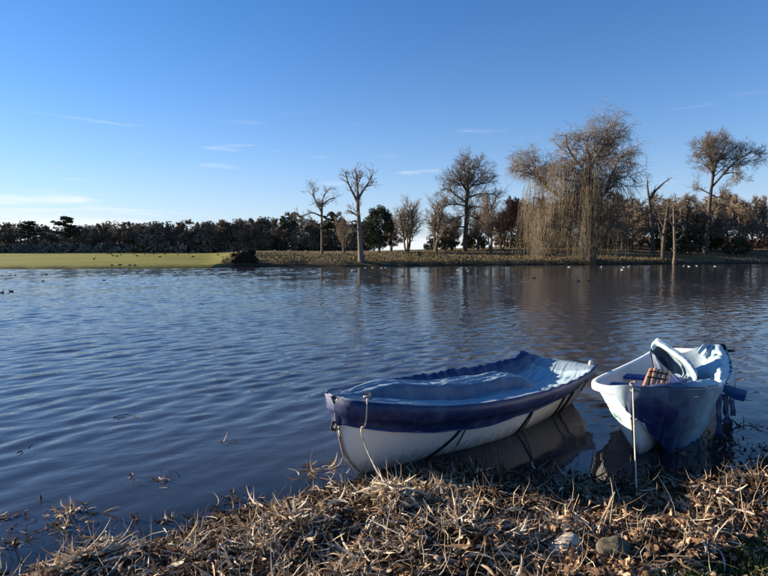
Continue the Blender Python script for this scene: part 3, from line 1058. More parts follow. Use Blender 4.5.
# rounded bare trees of the right grove
rdA = oak_like('grove_tree', 71, px(62, 128), px(48, 128), M['bark_dark'], M['twig_dark'], kids=(16, 9, 7, 6), up=0.04, first=0.18, twig_r=0.012, lratio=0.75, wander=0.26)
rdB = oak_like('grove_tree', 72, px(58, 128), px(44, 128), M['bark_dark'], M['twig'], kids=(16, 9, 7, 6), up=0.03, first=0.16, twig_r=0.012, lratio=0.75, wander=0.28)
G = 'bare trees of the right grove'
put(rdA, 622, 132, 'rounded bare tree just behind the right side of the willow', G)
put(rdB, 738, 130, 'rounded bare tree right of the very tall tree', G, s=1.0)
for (src, u, d, s, rz, lab) in (
        (rdA, 690, 128, 0.93, 1.1, 'rounded dense bare tree left of the very tall tree'),
        (rdB, 640, 140, 0.95, 2.2, 'bare tree behind the broken-topped snag'),
        (rdA, 716, 142, 0.98, 3.3, 'bare tree behind the trunk of the very tall tree'),
        (rdB, 672, 137, 0.90, 4.0, 'bare tree behind the pale dead trunk'),
        (rdB, 600, 142, 0.92, 5.0, 'bare tree behind the trunk of the willow'),
        (rdA, 570, 140, 0.9, 0.5, 'bare tree behind the left limbs of the willow'),
        (rdB, 552, 146, 0.9, 1.6, 'bare tree between the willow and the reddish tree, farther back'),
        (rdA, 800, 138, 1.0, 2.0, 'bare tree just past the edge of the grove'),
        (rdB, 752, 139, 1.02, 2.6, 'bare tree at the right end of the grove, behind the rounded one'),
        (rdA, 728, 150, 1.08, 0.9, 'taller bare tree far back on the right of the very tall trunk'),
        (rdB, 700, 152, 1.1, 4.4, 'taller bare tree far back on the left of the very tall trunk'),
        (rdA, 656, 148, 1.06, 5.2, 'bare tree far back between the two snags'),
        (rdB, 632, 126, 0.86, 0.2, 'low bare tree in the gap between the willow and the snag'),
        (rdA, 585, 150, 1.1, 1.9, 'bare tree far back behind the willow trunk'),
        (rdB, 536, 150, 1.0, 3.0, 'bare tree far back behind the reddish trees'),
        (rdA, 510, 146, 0.9, 4.1, 'bare tree far back right of the oak'),
        (rdB, 612, 146, 1.05, 2.9, 'bare tree far back behind the right limb of the willow')):
    put(copy_tree(src), u, d, lab, G, rz=rz, s=s)

# dark evergreen shrubs under the grove
bushA = evergreen('evergreen_bush', 81, 4.0, 5.6, M['bark_dark'], M['leaf_evergreen'], 'oval', n=50, per=60, leaf_size=0.3)
put(bushA, 445, 133, 'low dark evergreen bush under the left side of the oak', 'dark bushes under the trees', 'bush', s=1.35)
for (u, d, s, lab) in ((430, 140, 0.62, 'small round dark bush in the gap left of the oak'),
                       (474, 140, 1.2, 'dark bush behind the foot of the oak'),
                       (685, 121, 1.35, 'dark bush left of the very tall tree'),
                       (700, 135, 1.7, 'big dark bush behind the very tall trunk'),
                       (737, 122, 1.0, 'dark bush right of the very tall trunk'),
                       (668, 130, 1.25, 'dark bush behind the dark snag'),
                       (600, 128, 1.2, 'dark bush behind the willow trunk'),
                       (560, 130, 1.3, 'dark bush behind the hanging willow shoots'),
                       (525, 132, 1.3, 'dark bush behind the reddish brown tree')):
    put(copy_tree(bushA), u, d, lab, 'dark bushes under the trees', 'bush', rz=u * 0.1, s=s)

# the far wood beyond the meadow
FD = 225
fw_bare = [oak_like('wood_tree', 90 + i, px(29, FD), px(26 + 4 * i, FD), M['bark_dark'], M['twig_dark'], kids=(15, 9, 8, 6), up=0.05, first=0.15, twig_r=0.042, lratio=0.55, lev=4) for i in range(2)]
fw_dense = evergreen('wood_tree', 95, px(30, FD), px(32, FD), M['bark_dark'], M['wood_mass'], 'oval', n=120, per=46, leaf_size=0.6)
fw_cedar = evergreen('cedar_tree', 96, px(34, FD), px(30, FD), M['bark_dark'], M['leaf_cedar'], 'cedar', n=112, per=40, leaf_size=0.6)
fw_pine = evergreen('pine_tree', 97, px(38, FD), px(27, FD), M['bark_dark'], M['leaf_cedar'], 'pine', n=46, per=60, leaf_size=0.6)
protos = {'b': fw_bare[0], 'B': fw_bare[1], 'd': fw_dense, 'c': fw_cedar, 'p': fw_pine}
used = set()
ORD = ['first', 'second', 'third', 'fourth', 'fifth', 'sixth', 'seventh', 'eighth', 'ninth', 'tenth', 'eleventh', 'twelfth', 'thirteenth', 'fourteenth', 'fifteenth', 'sixteenth', 'seventeenth', 'eighteenth', 'nineteenth', 'twentieth', 'twenty-first', 'twenty-second', 'twenty-third', 'twenty-fourth', 'twenty-fifth', 'twenty-sixth', 'twenty-seventh', 'twenty-eighth', 'twenty-ninth', 'thirtieth']
wood = [('d', -45, 215, 1.05), ('B', -20, 222, 1.0), ('b', 6, 226, 1.0), ('c', 29, 222, 0.92), ('B', 46, 224, 0.92), ('c', 66, 220, 1.05), ('d', 84, 228, 0.84), ('b', 98, 224, 1.0), ('B', 111, 226, 0.92), ('b', 125, 222, 1.04), ('B', 140, 224, 1.0), ('d', 155, 222, 1.0), ('b', 170, 224, 1.0), ('B', 184, 222, 1.12), ('b', 196, 224, 1.05), ('d', 210, 222, 1.02), ('B', 224, 220, 1.1), ('d', 238, 226, 1.08), ('b', 250, 216, 1.1), ('d', 265, 222, 1.12), ('B', 280, 214, 1.08), ('p', 292, 218, 1.0), ('d', 308, 214, 1.02), ('B', 321, 210, 1.0), ('p', 335, 212, 0.98), ('B', 347, 206, 0.95), ('d', 360, 206, 0.9), ('b', 374, 206, 0.92), ('B', 392, 212, 0.8)]
look = {'b': 'bare grey tree', 'B': 'bare spreading tree', 'd': 'dense dark rounded tree', 'c': 'cedar with flat layered tiers', 'p': 'pine with domed head'}
seen = {}
tot = {k: sum(1 for w in wood if w[0] == k) for k in look}
for (k, u, d, s) in wood:
    seen[k] = seen.get(k, 0) + 1
    o = protos[k] if k not in used else copy_tree(protos[k])
    used.add(k)
    lab = '%s in the far wood, %s such from the left' % (look[k], ORD[seen[k] - 1])
    put(o, u, d, lab, 'trees of the far wood', rz=u * 0.37, s=s)
# what lies behind them reads as one mass
rg = np.random.default_rng(4)
sp = []
for i in range(1500):
    u = rg.uniform(-160, 372)
    d = rg.uniform(236, 262)
    x = (u - 384) / FPX * d
    hh = (25 + 6 * nz(u * 0.03, 3.3, 1.0) + 3 * nz(u * 0.11, 1.3, 1.0)) * d / FPX
    z = height(x, d) + hh * rg.random() ** 0.8
    sp.append((x, d, z, rg.uniform(0.7, 1.3)))
for i in range(900):                               # undergrowth along its foot
    u = rg.uniform(-160, 372)
    d = rg.uniform(216, 236)
    x = (u - 384) / FPX * d
    sp.append((x, d, height(x, d) + rg.uniform(0.2, 2.6), rg.uniform(0.5, 1.0)))
v, f = clumps(rg, sp, 26, 2.4, 0.8)
tag(link('woodland', mesh_np('woodland', v, f), M['wood_mass']), 'dark mass of woodland behind the far trees', 'woodland', kind='stuff')
# low scrub behind the right grove closes most of the view under the trees
sp = []
for i in range(520):
    u = rg.uniform(494, 830)
    if nz(u * 0.06, 9.1, 1.0) > 0.28:
        continue
    d = rg.uniform(152, 170)
    x = (u - 384) / FPX * d
    sp.append((x, d, height(x, d) + rg.uniform(0.1, 2.6), rg.uniform(0.5, 1.0)))
v, f = clumps(rg, sp, 30, 1.5, 0.45)
tag(link('scrub', mesh_np('scrub', v, f), M['leaf_brown']), 'low brown scrub behind the right grove', 'scrub', kind='stuff')

# ------------------------------------------------------------------ boats
M['gelcoat'] = material('gelcoat', (0.80, 0.79, 0.75), 0.38, 0.45, var=0.3, scale=2.6, dark=(0.56, 0.53, 0.46), bump=0.0015, bscale=9)
M['gelcoat_inside'] = material('gelcoat_inside', (0.60, 0.61, 0.60), 0.5, 0.35, var=0.55, scale=4.0, dark=(0.42, 0.41, 0.37), bump=0.001, bscale=20)
M['thwart_blue'] = material('thwart_blue', (0.035, 0.06, 0.22), 0.6, 0.3, var=0.35, scale=9, bump=0.001)
M['seam'] = material('seam', (0.10, 0.10, 0.10), 0.7)
M['metal'] = material('metal', (0.45, 0.44, 0.42), 0.4, 0.5, metallic=0.8, var=0.4, scale=40)
M['iron'] = material('iron', (0.03, 0.025, 0.022), 0.7, 0.3, var=0.4, scale=40)
M['strap'] = material('strap', (0.012, 0.013, 0.016), 0.8, 0.2)
M['rope'] = material('rope', (0.52, 0.46, 0.35), 0.9, 0.1, var=0.35, scale=60, bump=0.002, bscale=120)
M['rope_grey'] = material('rope_grey', (0.30, 0.27, 0.22), 0.9, 0.1, var=0.35, scale=60, bump=0.002, bscale=120)
M['teak'] = material('teak', (0.46, 0.22, 0.115), 0.55, 0.3, var=0.45, scale=8, stretch=(1, 6, 6), bump=0.001)
M['letter'] = material('letter', (0.40, 0.60, 0.56), 0.5, var=0.4, scale=30)
M['emblem'] = material('emblem', (0.07, 0.24, 0.15), 0.5)


def tarp_material(name, deep, faded, rough=0.5):
    m = bpy.data.materials.new(name)
    m.use_nodes = True
    t = m.node_tree
    b = t.nodes['Principled BSDF']
    b.inputs['Roughness'].default_value = rough
    b.inputs['Specular IOR Level'].default_value = 0.45
    at = t.nodes.new('ShaderNodeAttribute')
    at.attribute_name = 'fade'
    tc = t.nodes.new('ShaderNodeTexCoord')
    n1 = t.nodes.new('ShaderNodeTexNoise')
    n1.inputs['Scale'].default_value = 5
    n1.inputs['Detail'].default_value = 7
    n1.inputs['Roughness'].default_value = 0.7
    t.links.new(tc.outputs['Object'], n1.inputs['Vector'])
    ad = t.nodes.new('ShaderNodeMath')
    ad.operation = 'MULTIPLY_ADD'
    ad.inputs[1].default_value = 0.5
    t.links.new(n1.outputs[0], ad.inputs[0])
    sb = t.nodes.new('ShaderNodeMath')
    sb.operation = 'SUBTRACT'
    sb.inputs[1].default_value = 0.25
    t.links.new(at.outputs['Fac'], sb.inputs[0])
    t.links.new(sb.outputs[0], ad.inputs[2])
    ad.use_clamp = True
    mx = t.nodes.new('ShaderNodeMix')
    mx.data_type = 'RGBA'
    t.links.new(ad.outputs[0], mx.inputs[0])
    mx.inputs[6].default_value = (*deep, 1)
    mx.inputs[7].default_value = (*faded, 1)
    # dirt spots and dried silt
    n2 = t.nodes.new('ShaderNodeTexNoise')
    n2.inputs['Scale'].default_value = 22
    n2.inputs['Detail'].default_value = 8
    n2.inputs['Roughness'].default_value = 0.75
    t.links.new(tc.outputs['Object'], n2.inputs['Vector'])
    mr = t.nodes.new('ShaderNodeMapRange')
    mr.inputs[1].default_value, mr.inputs[2].default_value = 0.55, 0.78
    mr.inputs[3].default_value, mr.inputs[4].default_value = 0.0, 0.45
    t.links.new(n2.outputs[0], mr.inputs[0])
    mx2 = t.nodes.new('ShaderNodeMix')
    mx2.data_type = 'RGBA'
    t.links.new(mr.outputs[0], mx2.inputs[0])
    t.links.new(mx.outputs[2], mx2.inputs[6])
    mx2.inputs[7].default_value = (0.16, 0.16, 0.14, 1)
    t.links.new(mx2.outputs[2], b.inputs['Base Color'])
    n3 = t.nodes.new('ShaderNodeTexNoise')
    n3.inputs['Scale'].default_value = 4
    n3.inputs['Detail'].default_value = 4
    n3.inputs['Distortion'].default_value = 1.2
    t.links.new(tc.outputs['Object'], n3.inputs['Vector'])
    bp = t.nodes.new('ShaderNodeBump')
    bp.inputs['Distance'].default_value = 0.006
    bp.inputs['Strength'].default_value = 0.6
    ab = t.nodes.new('ShaderNodeMath')                # sharp creases where the noise crosses its middle
    ab.operation = 'SUBTRACT'
    ab.inputs[1].default_value = 0.5
    t.links.new(n3.outputs[0], ab.inputs[0])
    ac = t.nodes.new('ShaderNodeMath')
    ac.operation = 'ABSOLUTE'
    t.links.new(ab.outputs[0], ac.inputs[0])
    ad2 = t.nodes.new('ShaderNodeMath')
    ad2.operation = 'POWER'
    ad2.inputs[1].default_value = 0.5
    t.links.new(ac.outputs[0], ad2.inputs[0])
    t.links.new(ad2.outputs[0], bp.inputs['Height'])
    t.links.new(bp.outputs[0], b.inputs['Normal'])
    return m


M['tarp'] = tarp_material('tarp', (0.006, 0.018, 0.085), (0.34, 0.45, 0.50))
M['tarp_pale'] = tarp_material('tarp_pale', (0.005, 0.017, 0.085), (0.38, 0.50, 0.53), 0.55)

def grime(m, z0, z1, colour):
    """silt and algae dried on the planking near the waterline, ragged upper edge, drip streaks"""
    t = m.node_tree
    b = t.nodes['Principled BSDF']
    old = b.inputs['Base Color'].links[0].from_socket
    tc = t.nodes.new('ShaderNodeTexCoord')
    sp = t.nodes.new('ShaderNodeSeparateXYZ')
    t.links.new(tc.outputs['Object'], sp.inputs[0])
    mp = t.nodes.new('ShaderNodeMapping')
    mp.inputs['Scale'].default_value = (14, 14, 2.0)
    t.links.new(tc.outputs['Object'], mp.inputs[0])
    n = t.nodes.new('ShaderNodeTexNoise')
    n.inputs['Scale'].default_value = 1.0
    n.inputs['Detail'].default_value = 7
    n.inputs['Roughness'].default_value = 0.7
    t.links.new(mp.outputs[0], n.inputs['Vector'])
    a = t.nodes.new('ShaderNodeMath')
    a.operation = 'MULTIPLY_ADD'
    a.inputs[1].default_value = 0.42
    t.links.new(n.outputs[0], a.inputs[0])
    t.links.new(sp.outputs[2], a.inputs[2])
    r = t.nodes.new('ShaderNodeMapRange')
    r.inputs[1].default_value, r.inputs[2].default_value = z1 + 0.21, z0 + 0.21
    r.inputs[3].default_value, r.inputs[4].default_value = 0.0, 0.8
    t.links.new(a.outputs[0], r.inputs[0])
    mx = t.nodes.new('ShaderNodeMix')
    mx.data_type = 'RGBA'
    t.links.new(r.outputs[0], mx.inputs[0])
    t.links.new(old, mx.inputs[6])
    mx.inputs[7].default_value = (*colour, 1)
    t.links.new(mx.outputs[2], b.inputs['Base Color'])


grime(M['gelcoat'], -0.02, 0.16, (0.20, 0.185, 0.12))
L_B, HALF = 3.95, 0.62


def h_beam(t_):
    if t_ < 0.45:
        return HALF * max(0.0, 1 - (1 - t_ / 0.45) ** 2.5) ** 0.52
    return HALF * (1 - 0.27 * ((t_ - 0.45) / 0.55) ** 2)


def h_sheer(t_):
    return 0.47 + 0.22 * max(0, 1 - t_ / 0.75) ** 2 + 0.05 * max(0, (t_ - 0.75) / 0.25) ** 2


def hull_pt(t_, q, side, off=0.0):
    """hull surface: t_ bow to stern, q keel to gunwale, side +1 / -1, off: distance out of the surface"""
    kz = -0.13 + 0.10 * max(0, (t_ - 0.5) / 0.5) ** 2
    s = h_sheer(t_)
    z = kz + (s - kz) * q
    e = 0.85 + (0.30 - 0.85) * float(sstep(0.0, 0.54, t_))
    y = h_beam(t_) * (q ** e) * (0.90 + 0.10 * q)
    x = L_B * t_ + (0.06 * (1 - q) + 0.42 * (1 - q) ** 4.0) * (1 - t_) ** 5 - 0.10 * (1 - q) * t_ ** 4
    p = Vector((x, side * y, z))
    if off:
        d = 0.004
        a = hull_pt(min(1, t_ + d), q, side) - hull_pt(max(0, t_ - d), q, side)
        b = hull_pt(t_, min(1, q + d), side) - hull_pt(t_, max(0, q - d), side)
        n = a.cross(b)
        if n.length > 1e-9:
            n.normalize()
            if n.y * side < 0:
                n = -n
            if t_ < 0.004:
                n = Vector((-1, 0, 0))
            p = p + n * off
    return p


def build_boat(parent, inside=True):
    ts = [i / 44 for i in range(45)]
    ts = [t_ ** 1.35 for t_ in ts]
    qs = [(i / 16) ** 1.6 for i in range(17)]
    rows = []
    for t_ in ts:
        rows.append([hull_pt(t_, q, -1) for q in reversed(qs)] + [hull_pt(t_, q, 1) for q in qs[1:]])
    v = np.array([[tuple(p) for p in r] for r in rows]).reshape(-1, 3)
    nv = len(rows[0])
    f = grid_faces(len(ts), nv)
    hull = link('hull', mesh_np('hull', v, f), M['gelcoat'], parent, True)
    # inner skin
    def inner(t_, q, side):
        p = hull_pt(t_, q, side)
        tt = min(t_, 0.99)
        return Vector((max(0.045, min(p.x, L_B - 0.04)), p.y * (1 - 0.05 / max(0.06, h_beam(t_))) if h_beam(t_) > 0.06 else 0, p.z + 0.035 * (1 - q)))
    if inside:
        rows = []
        for t_ in ts:
            rows.append([inner(t_, q, -1) for q in reversed(qs)] + [inner(t_, q, 1) for q in qs[1:]])
        v = np.array([[tuple(p) for p in r] for r in rows]).reshape(-1, 3)
        link('lining', mesh_np('lining', v, f[:, ::-1]), M['gelcoat_inside'], parent, True)
        # floor boards
        fl = []
        for t_ in np.linspace(0.2, 0.98, 14):
            y = hull_pt(t_, 0.22, 1).y - 0.04
            x = min(L_B * t_, L_B - 0.06)
            fl += [(x, -y, 0.02), (x, y, 0.02)]
        ff = [(2 * i, 2 * i + 1, 2 * i + 3, 2 * i + 2) for i in range(13)]
        link('floor', mesh_np('floor', fl, ff), M['gelcoat_inside'], parent)
    # transom
    rim = [hull_pt(1, q, -1) for q in reversed(qs)] + [hull_pt(1, q, 1) for q in qs[1:]]
    tv = [tuple(p) for p in rim] + [tuple(p - Vector((0.045, 0, 0))) for p in rim]
    n = len(rim)
    tf = [(i, i + 1, n + i + 1, n + i) for i in range(n - 1)]
    me = bpy.data.meshes.new('transom')
    me.from_pydata(tv, [], tf + [tuple(range(n - 1, -1, -1)), tuple(range(n, 2 * n)), (n - 1, 0, n, 2 * n - 1)])
    me.update()
    link('transom', me, M['gelcoat'], parent)
    # gunwale: a thick rolled rim that goes right round
    pts = []
    for t_ in reversed(ts):
        pts.append(hull_pt(t_, 1.0, -1, 0.012))
    for t_ in ts[1:]:
        pts.append(hull_pt(t_, 1.0, 1, 0.012))
    prof = [(-0.052, -0.028), (-0.052, 0.012), (-0.035, 0.024), (0.004, 0.024), (0.020, 0.012), (0.022, -0.046), (0.008, -0.052), (0.004, -0.028)]
    gvs = []
    for i, p in enumerate(pts):
        a, b = pts[max(0, i - 1)], pts[min(len(pts) - 1, i + 1)]
        d = (b - a)
        d.z = 0
        d.normalize()
        o = Vector((d.y, -d.x, 0))
        if i < len(pts) / 2 and o.y > 0.0 and abs(o.x) < 0.9:
            o = -o
        if i > len(pts) / 2 and o.y < 0.0 and abs(o.x) < 0.9:
            o = -o
        if abs(o.x) >= 0.9 and p.x < 1:
            o = Vector((-abs(o.x), o.y, 0))
        for (a_, z_) in prof:
            gvs.append(tuple(p + o * a_ + Vector((0, 0, z_))))
    gf = grid_faces(len(pts), len(prof), True)
    gw = link('gunwale', mesh_np('gunwale', gvs, gf), M['gelcoat'], parent, True)
    # capping along the transom
    a, b = hull_pt(1, 1, -1), hull_pt(1, 1, 1)
    tube('transom_capping', [a + Vector((0, 0, 0.012)), a.lerp(b, 0.5) + Vector((0.005, 0, 0.014)), b + Vector((0, 0, 0.012))], 0.03, M['gelcoat'], parent)
    # moulded line below the rim, each side
    for s in (-1, 1):
        tube('moulded_line', [hull_pt(t_, 0.76, s, 0.002) for t_ in np.linspace(0.01, 0.995, 40)], 0.0045, M['seam'], hull, 5)
    # stem band
    tube('stem_band', [hull_pt(0, q, 1) + Vector((-0.006, 0, 0)) for q in np.linspace(0.02, 1.0, 18)], 0.013, M['metal'], parent, 6)
    return hull, gw


def boat_matrix(o):
    return Matrix.Translation(o.location) @ o.rotation_euler.to_matrix().to_4x4()


def bolts(parent, ts, side, q=1.0):
    for t_ in ts:
        p = hull_pt(t_, q, side, 0.02)
        tube('bolt', [p + Vector((0, 0, 0.022)), p + Vector((0, 0, 0.030))], [0.011, 0.009], M['iron'], parent, 6)


# ---- boat one: under its blue cover
bow1, stern1 = Vector((-0.40, 4.78, 0)), Vector((2.43, 7.56, 0))
d1 = (stern1 - bow1)
boat1 = empty('rowing_boat', (bow1.x, bow1.y, 0.02), math.atan2(d1.y, d1.x))
boat1.rotation_euler = (0, R(0.8), math.atan2(d1.y, d1.x))
hull1, rim1 = build_boat(boat1, inside=False)
tag(boat1, 'white rowing boat lying under a tied-down blue cover, its bow on the bank', 'boat', 'white rowing boats moored at the bank')
B1 = boat_matrix(boat1)


def fbm(x, y, o=4, seed=0.0):
    s, a, f = 0, 1, 1
    for i in range(o):
        s += a * noise.noise(Vector((x * f + seed, y * f + seed * 1.7, seed)))
        a *= 0.5
        f *= 2.0
    return s


def cover1_top(a, c):
    """height of the cover over the sheer line; a bow to stern, c = -1 at the near gunwale .. 1 at the far one"""
    edge = max(0.0, 1 - abs(c) ** 3)
    sag = -0.075 * edge * float(sstep(0.05, 0.35, a))
    # long ridge where the cover lies over the stowed oars
    rc = 0.12 - 0.30 * a
    ridge = float(sstep(0.36, 0.21, abs(c - rc))) * float(sstep(0.0, 0.2, a)) * float(sstep(0.75, 0.69, a))
    z = sag + 0.135 * ridge
    # slumped pool towards the stern
    z -= 0.10 * float(sstep(0.62, 0.78, a)) * float(sstep(1.0, 0.86, a)) * float(sstep(0.95, 0.5, abs(c + 0.05)))
    # gathered roll along the far gunwale
    roll = math.exp(-((c - 0.84) / 0.13) ** 2) * float(sstep(0.15, 0.4, a))
    z += roll * (0.075 + 0.045 * fbm(a * 24, 2.2 + c, 4, 5.0))
    # heaped-up corner at the stern
    z += 0.15 * (0.7 + 0.6 * fbm(a * 20, c * 6, 3, 3.0)) * math.exp(-(((a - 0.945) / 0.035) ** 2 + ((c - 0.80) / 0.20) ** 2))
    # folds pulled across the near gunwale
    fold = float(sstep(0.52, 0.7, a)) * math.exp(-((c + 0.72) / 0.26) ** 2)
    z += fold * 0.03 * (abs(math.sin(a * 46 + 3.0 * c + 2 * fbm(a * 5, c * 2, 2, 1.0))) ** 1.5 * 1.6 - 0.5)
    wr = fbm(a * 4 + c * 0.6, c * 2.6 - a * 3, 4, 2.0)
    z += 0.013 * (1 - abs(wr) * 2.2) * edge * float(sstep(0.1, 0.4, a))
    z += 0.005 * fbm(a * 14, c * 6, 3, 9.0)
    # taut creases: long ones fanning from the bow, short ones across
    k1 = abs(noise.noise(Vector((a * 3.0, c * 7.0 + 1.5 * math.sin(a * 4), 4.2))))
    k2 = abs(noise.noise(Vector((a * 17.0 + c * 5.0, c * 2.5 - a * 3.0, 8.1))))
    z += edge ** 0.5 * (0.016 * (max(0.0, 1 - k1 * 4.0) ** 1.5) + 0.006 * (max(0.0, 1 - k2 * 4.0) ** 1.5))
    return z * (1 - 0.8 * float(sstep(0.93, 1.0, a))) + 0.046 + 0.02 * float(sstep(0.93, 1.0, a))


def skirt1(a, near):
    if near:
        d = np.interp(a, [0, 0.06, 0.2, 0.35, 0.5, 0.62, 0.74, 0.82, 0.845, 0.85, 0.93, 0.935, 1.0], [0.185, 0.20, 0.215, 0.225, 0.18, 0.16, 0.145, 0.13, 0.12, 0.035, 0.035, 0.10, 0.10])
    else:
        d = np.interp(a, [0, 0.1, 0.5, 1.0], [0.185, 0.20, 0.16, 0.14])
    return float(d) + 0.012 * fbm(a * 9, 1.0 if near else 4.0, 3, 6.0)


NA, NC, NS = 170, 91, 10
vs, fade = [], []
for i in range(NA):
    a = (i / (NA - 1)) ** 1.15
    row, fd = [], []
    def skirt(side):
        pts, fds = [], []
        near = side < 0
        dep_ = skirt1(a, near)
        for k in range(1, NS + 1):
            g = k / NS
            s = h_sheer(a)
            q = 1 - dep_ * g / (s + 0.12)
            pull = 0.007 * (math.sin(a * 70 + 3 * fbm(a * 8, g, 2, 3.0))) * g + 0.012 * abs(fbm(a * 16, g * 1.5, 2, 7.0)) * g
            p = hull_pt(a, q, side, (0.057 if dep_ * g < 0.075 else 0.057 - 0.033 * min(1.0, (dep_ * g - 0.075) / 0.06)) + pull)
            pts.append(p)
            fds.append(0.02 + 0.12 * float(sstep(0.5, 0.9, a)) * (1 - g))
        return pts, fds
    sn, fn = skirt(-1)
    sf_, ff_ = skirt(1)
    for p, f_ in zip(reversed(sn), reversed(fn)):
        row.append(p); fd.append(f_)
    for j in range(NC):
        c = -1 + 2 * j / (NC - 1)
        g = hull_pt(a, 1.0, 1)
        b_ = h_beam(a) + 0.056
        z = g.z + cover1_top(a, c)
        p = Vector((g.x - (0.045 if a < 0.01 else 0.02 * (1 - a)), c * b_, z))
        row.append(p)
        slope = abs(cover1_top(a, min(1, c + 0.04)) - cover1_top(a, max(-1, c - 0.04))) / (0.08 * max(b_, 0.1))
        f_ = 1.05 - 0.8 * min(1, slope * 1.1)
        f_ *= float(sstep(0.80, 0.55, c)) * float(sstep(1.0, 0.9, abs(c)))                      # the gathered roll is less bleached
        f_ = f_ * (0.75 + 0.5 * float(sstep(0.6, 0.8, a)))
        if a > 0.95:
            f_ *= 0.5
        fd.append(max(0.0, f_))
    for p, f_ in zip(sf_, ff_):
        row.append(p); fd.append(f_)
    vs.append(row)
    fade.append(fd)
nrow = len(vs[0])
va = np.array([[tuple(p) for p in r] for r in vs]).reshape(-1, 3)
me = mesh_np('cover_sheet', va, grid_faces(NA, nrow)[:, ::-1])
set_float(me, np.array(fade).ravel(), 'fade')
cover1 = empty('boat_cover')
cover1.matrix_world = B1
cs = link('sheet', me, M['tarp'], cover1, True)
# the two skirts meet round the stem
tube('bow_fold', [hull_pt(0, q, 1) + Vector((0.012, 0, dz)) for (q, dz) in ((1.0, 0.045), (0.99, 0.02), (0.93, 0), (0.86, 0), (0.79, 0), (0.755, 0))], [0.02, 0.05, 0.056, 0.054, 0.050, 0.044], M['tarp'], cs, 14)
# stitched hem along the lower edge of the skirt
for side in (-1, 1):
    pts = [hull_pt(a, 1 - skirt1(a, side < 0) / (h_sheer(a) + 0.12), side, 0.030) for a in np.linspace(0.003, 0.84, 60)]
    tube('hem', pts, 0.0065, M['thwart_blue'], cs, 6)
# end flap over the transom
fl, ffd = [], []
for k in range(8):
    for j in range(25):
        c = -1 + 2 * j / 24
        g = hull_pt(1, 1.0, 1)
        b_ = h_beam(1.0) + 0.046
        z = g.z + cover1_top(1.0, c) - 0.17 * k / 7 * (1 + 0.2 * fbm(c * 2, 0.3, 2, 4.0))
        fl.append((g.x + 0.035 * min(1, k) + 0.012 * math.sin(c * 14) * k / 7 - (0.02 if k == 0 else 0), c * b_ * (1 - 0.04 * k / 7), z))
        ffd.append(0.05)
me = mesh_np('end_flap', fl, grid_faces(8, 25))
set_float(me, ffd, 'fade')
link('end_flap', me, M['tarp'], cover1, True)


def strap_on_hull(a0, q0, a1, q1, sag=0.0, name='strap', w=0.011, side=-1, parent=cover1):
    pts = []
    for i in range(12):
        g = i / 11
        a, q = a0 + (a1 - a0) * g + sag * math.sin(math.pi * g), q0 + (q1 - q0) * g
        pts.append(hull_pt(a, q, side, 0.016 if q > 0.7 else 0.012))
    return tube(name, pts, w, M['strap'], parent, 6)


strap_on_hull(0.290, 0.80, 0.215, 0.12, sag=0.02, w=0.013)
strap_on_hull(0.300, 0.79, 0.310, 0.35, w=0.006)
strap_on_hull(0.590, 0.82, 0.565, 0.15, w=0.012)
strap_on_hull(0.590, 0.82, 0.600, 0.15, w=0.006)
strap_on_hull(0.790, 0.84, 0.795, 0.20, w=0.011)
strap_on_hull(0.860, 0.99, 0.845, 0.20, w=0.014)
strap_on_hull(0.965, 0.85, 0.96, 0.55, w=0.008)
for (a, q) in ((0.29, 0.80), (0.59, 0.82), (0.86, 0.94)):
    p = hull_pt(a, q, -1, 0.02)
    tube('eyelet', [p + Vector((0, 0, 0.022)), p, p - Vector((0, 0, 0.022))], [0.008, 0.018, 0.008], M['strap'], cs, 6)
tag(cover1, 'wrinkled dark blue cover stretched over the boat with its bow on the bank', 'boat cover')
# white knob on the stern corner
kb = B1 @ hull_pt(1.0, 1.0, -1)
o = tube('stern_fitting', [Vector((0, 0, -0.03)), Vector((0, 0, 0.01)), Vector((0, 0, 0.04)), Vector((0, 0, 0.058))], [0.026, 0.032, 0.028, 0.006], M['gelcoat'], boat1, 8)
o.location = hull_pt(1.0, 1.0, -1) + Vector((-0.03, 0.02, 0.06))
# rusty bow ring with a knot, and the cord along the stem
tube('bow_ring', [hull_pt(0, 0.74, 1) + Vector((-0.05 + 0.035 * math.cos(x), 0.02, 0.035 * math.sin(x))) for x in np.linspace(0, 6.28, 13)], 0.012, M['iron'], boat1, 6)


# ---- boat two: half uncovered
bow2, stern2 = P(634.5, 391, 0.69), Vector((4.72, 8.52, 0))
bow2.z = 0
d2 = stern2 - bow2
boat2 = empty('rowing_boat', (bow2.x, bow2.y, 0.0), math.atan2(d2.y, d2.x))
boat2.rotation_euler = (R(-3), R(0.3), math.atan2(d2.y, d2.x))
hull2, rim2 = build_boat(boat2, inside=True)
tag(boat2, 'white rowing boat with blue thwarts, its cover thrown half off', 'boat', 'white rowing boats moored at the bank')
B2 = boat_matrix(boat2)
B2i = B2.inverted()


def box(name, x0, x1, y0, y1, z0, z1, mat, parent, bev=0.006):
    import bmesh
    bm = bmesh.new()
    bmesh.ops.create_cube(bm, size=1)
    for vv in bm.verts:
        vv.co = Vector(((x0 + x1) / 2 + vv.co.x * (x1 - x0), (y0 + y1) / 2 + vv.co.y * (y1 - y0), (z0 + z1) / 2 + vv.co.z * (z1 - z0)))
    bmesh.ops.bevel(bm, geom=list(bm.edges), offset=bev, segments=2, profile=0.7, affect='EDGES')
    me = bpy.data.meshes.new(name)
    bm.to_mesh(me)
    bm.free()
    return link(name, me, mat, parent)


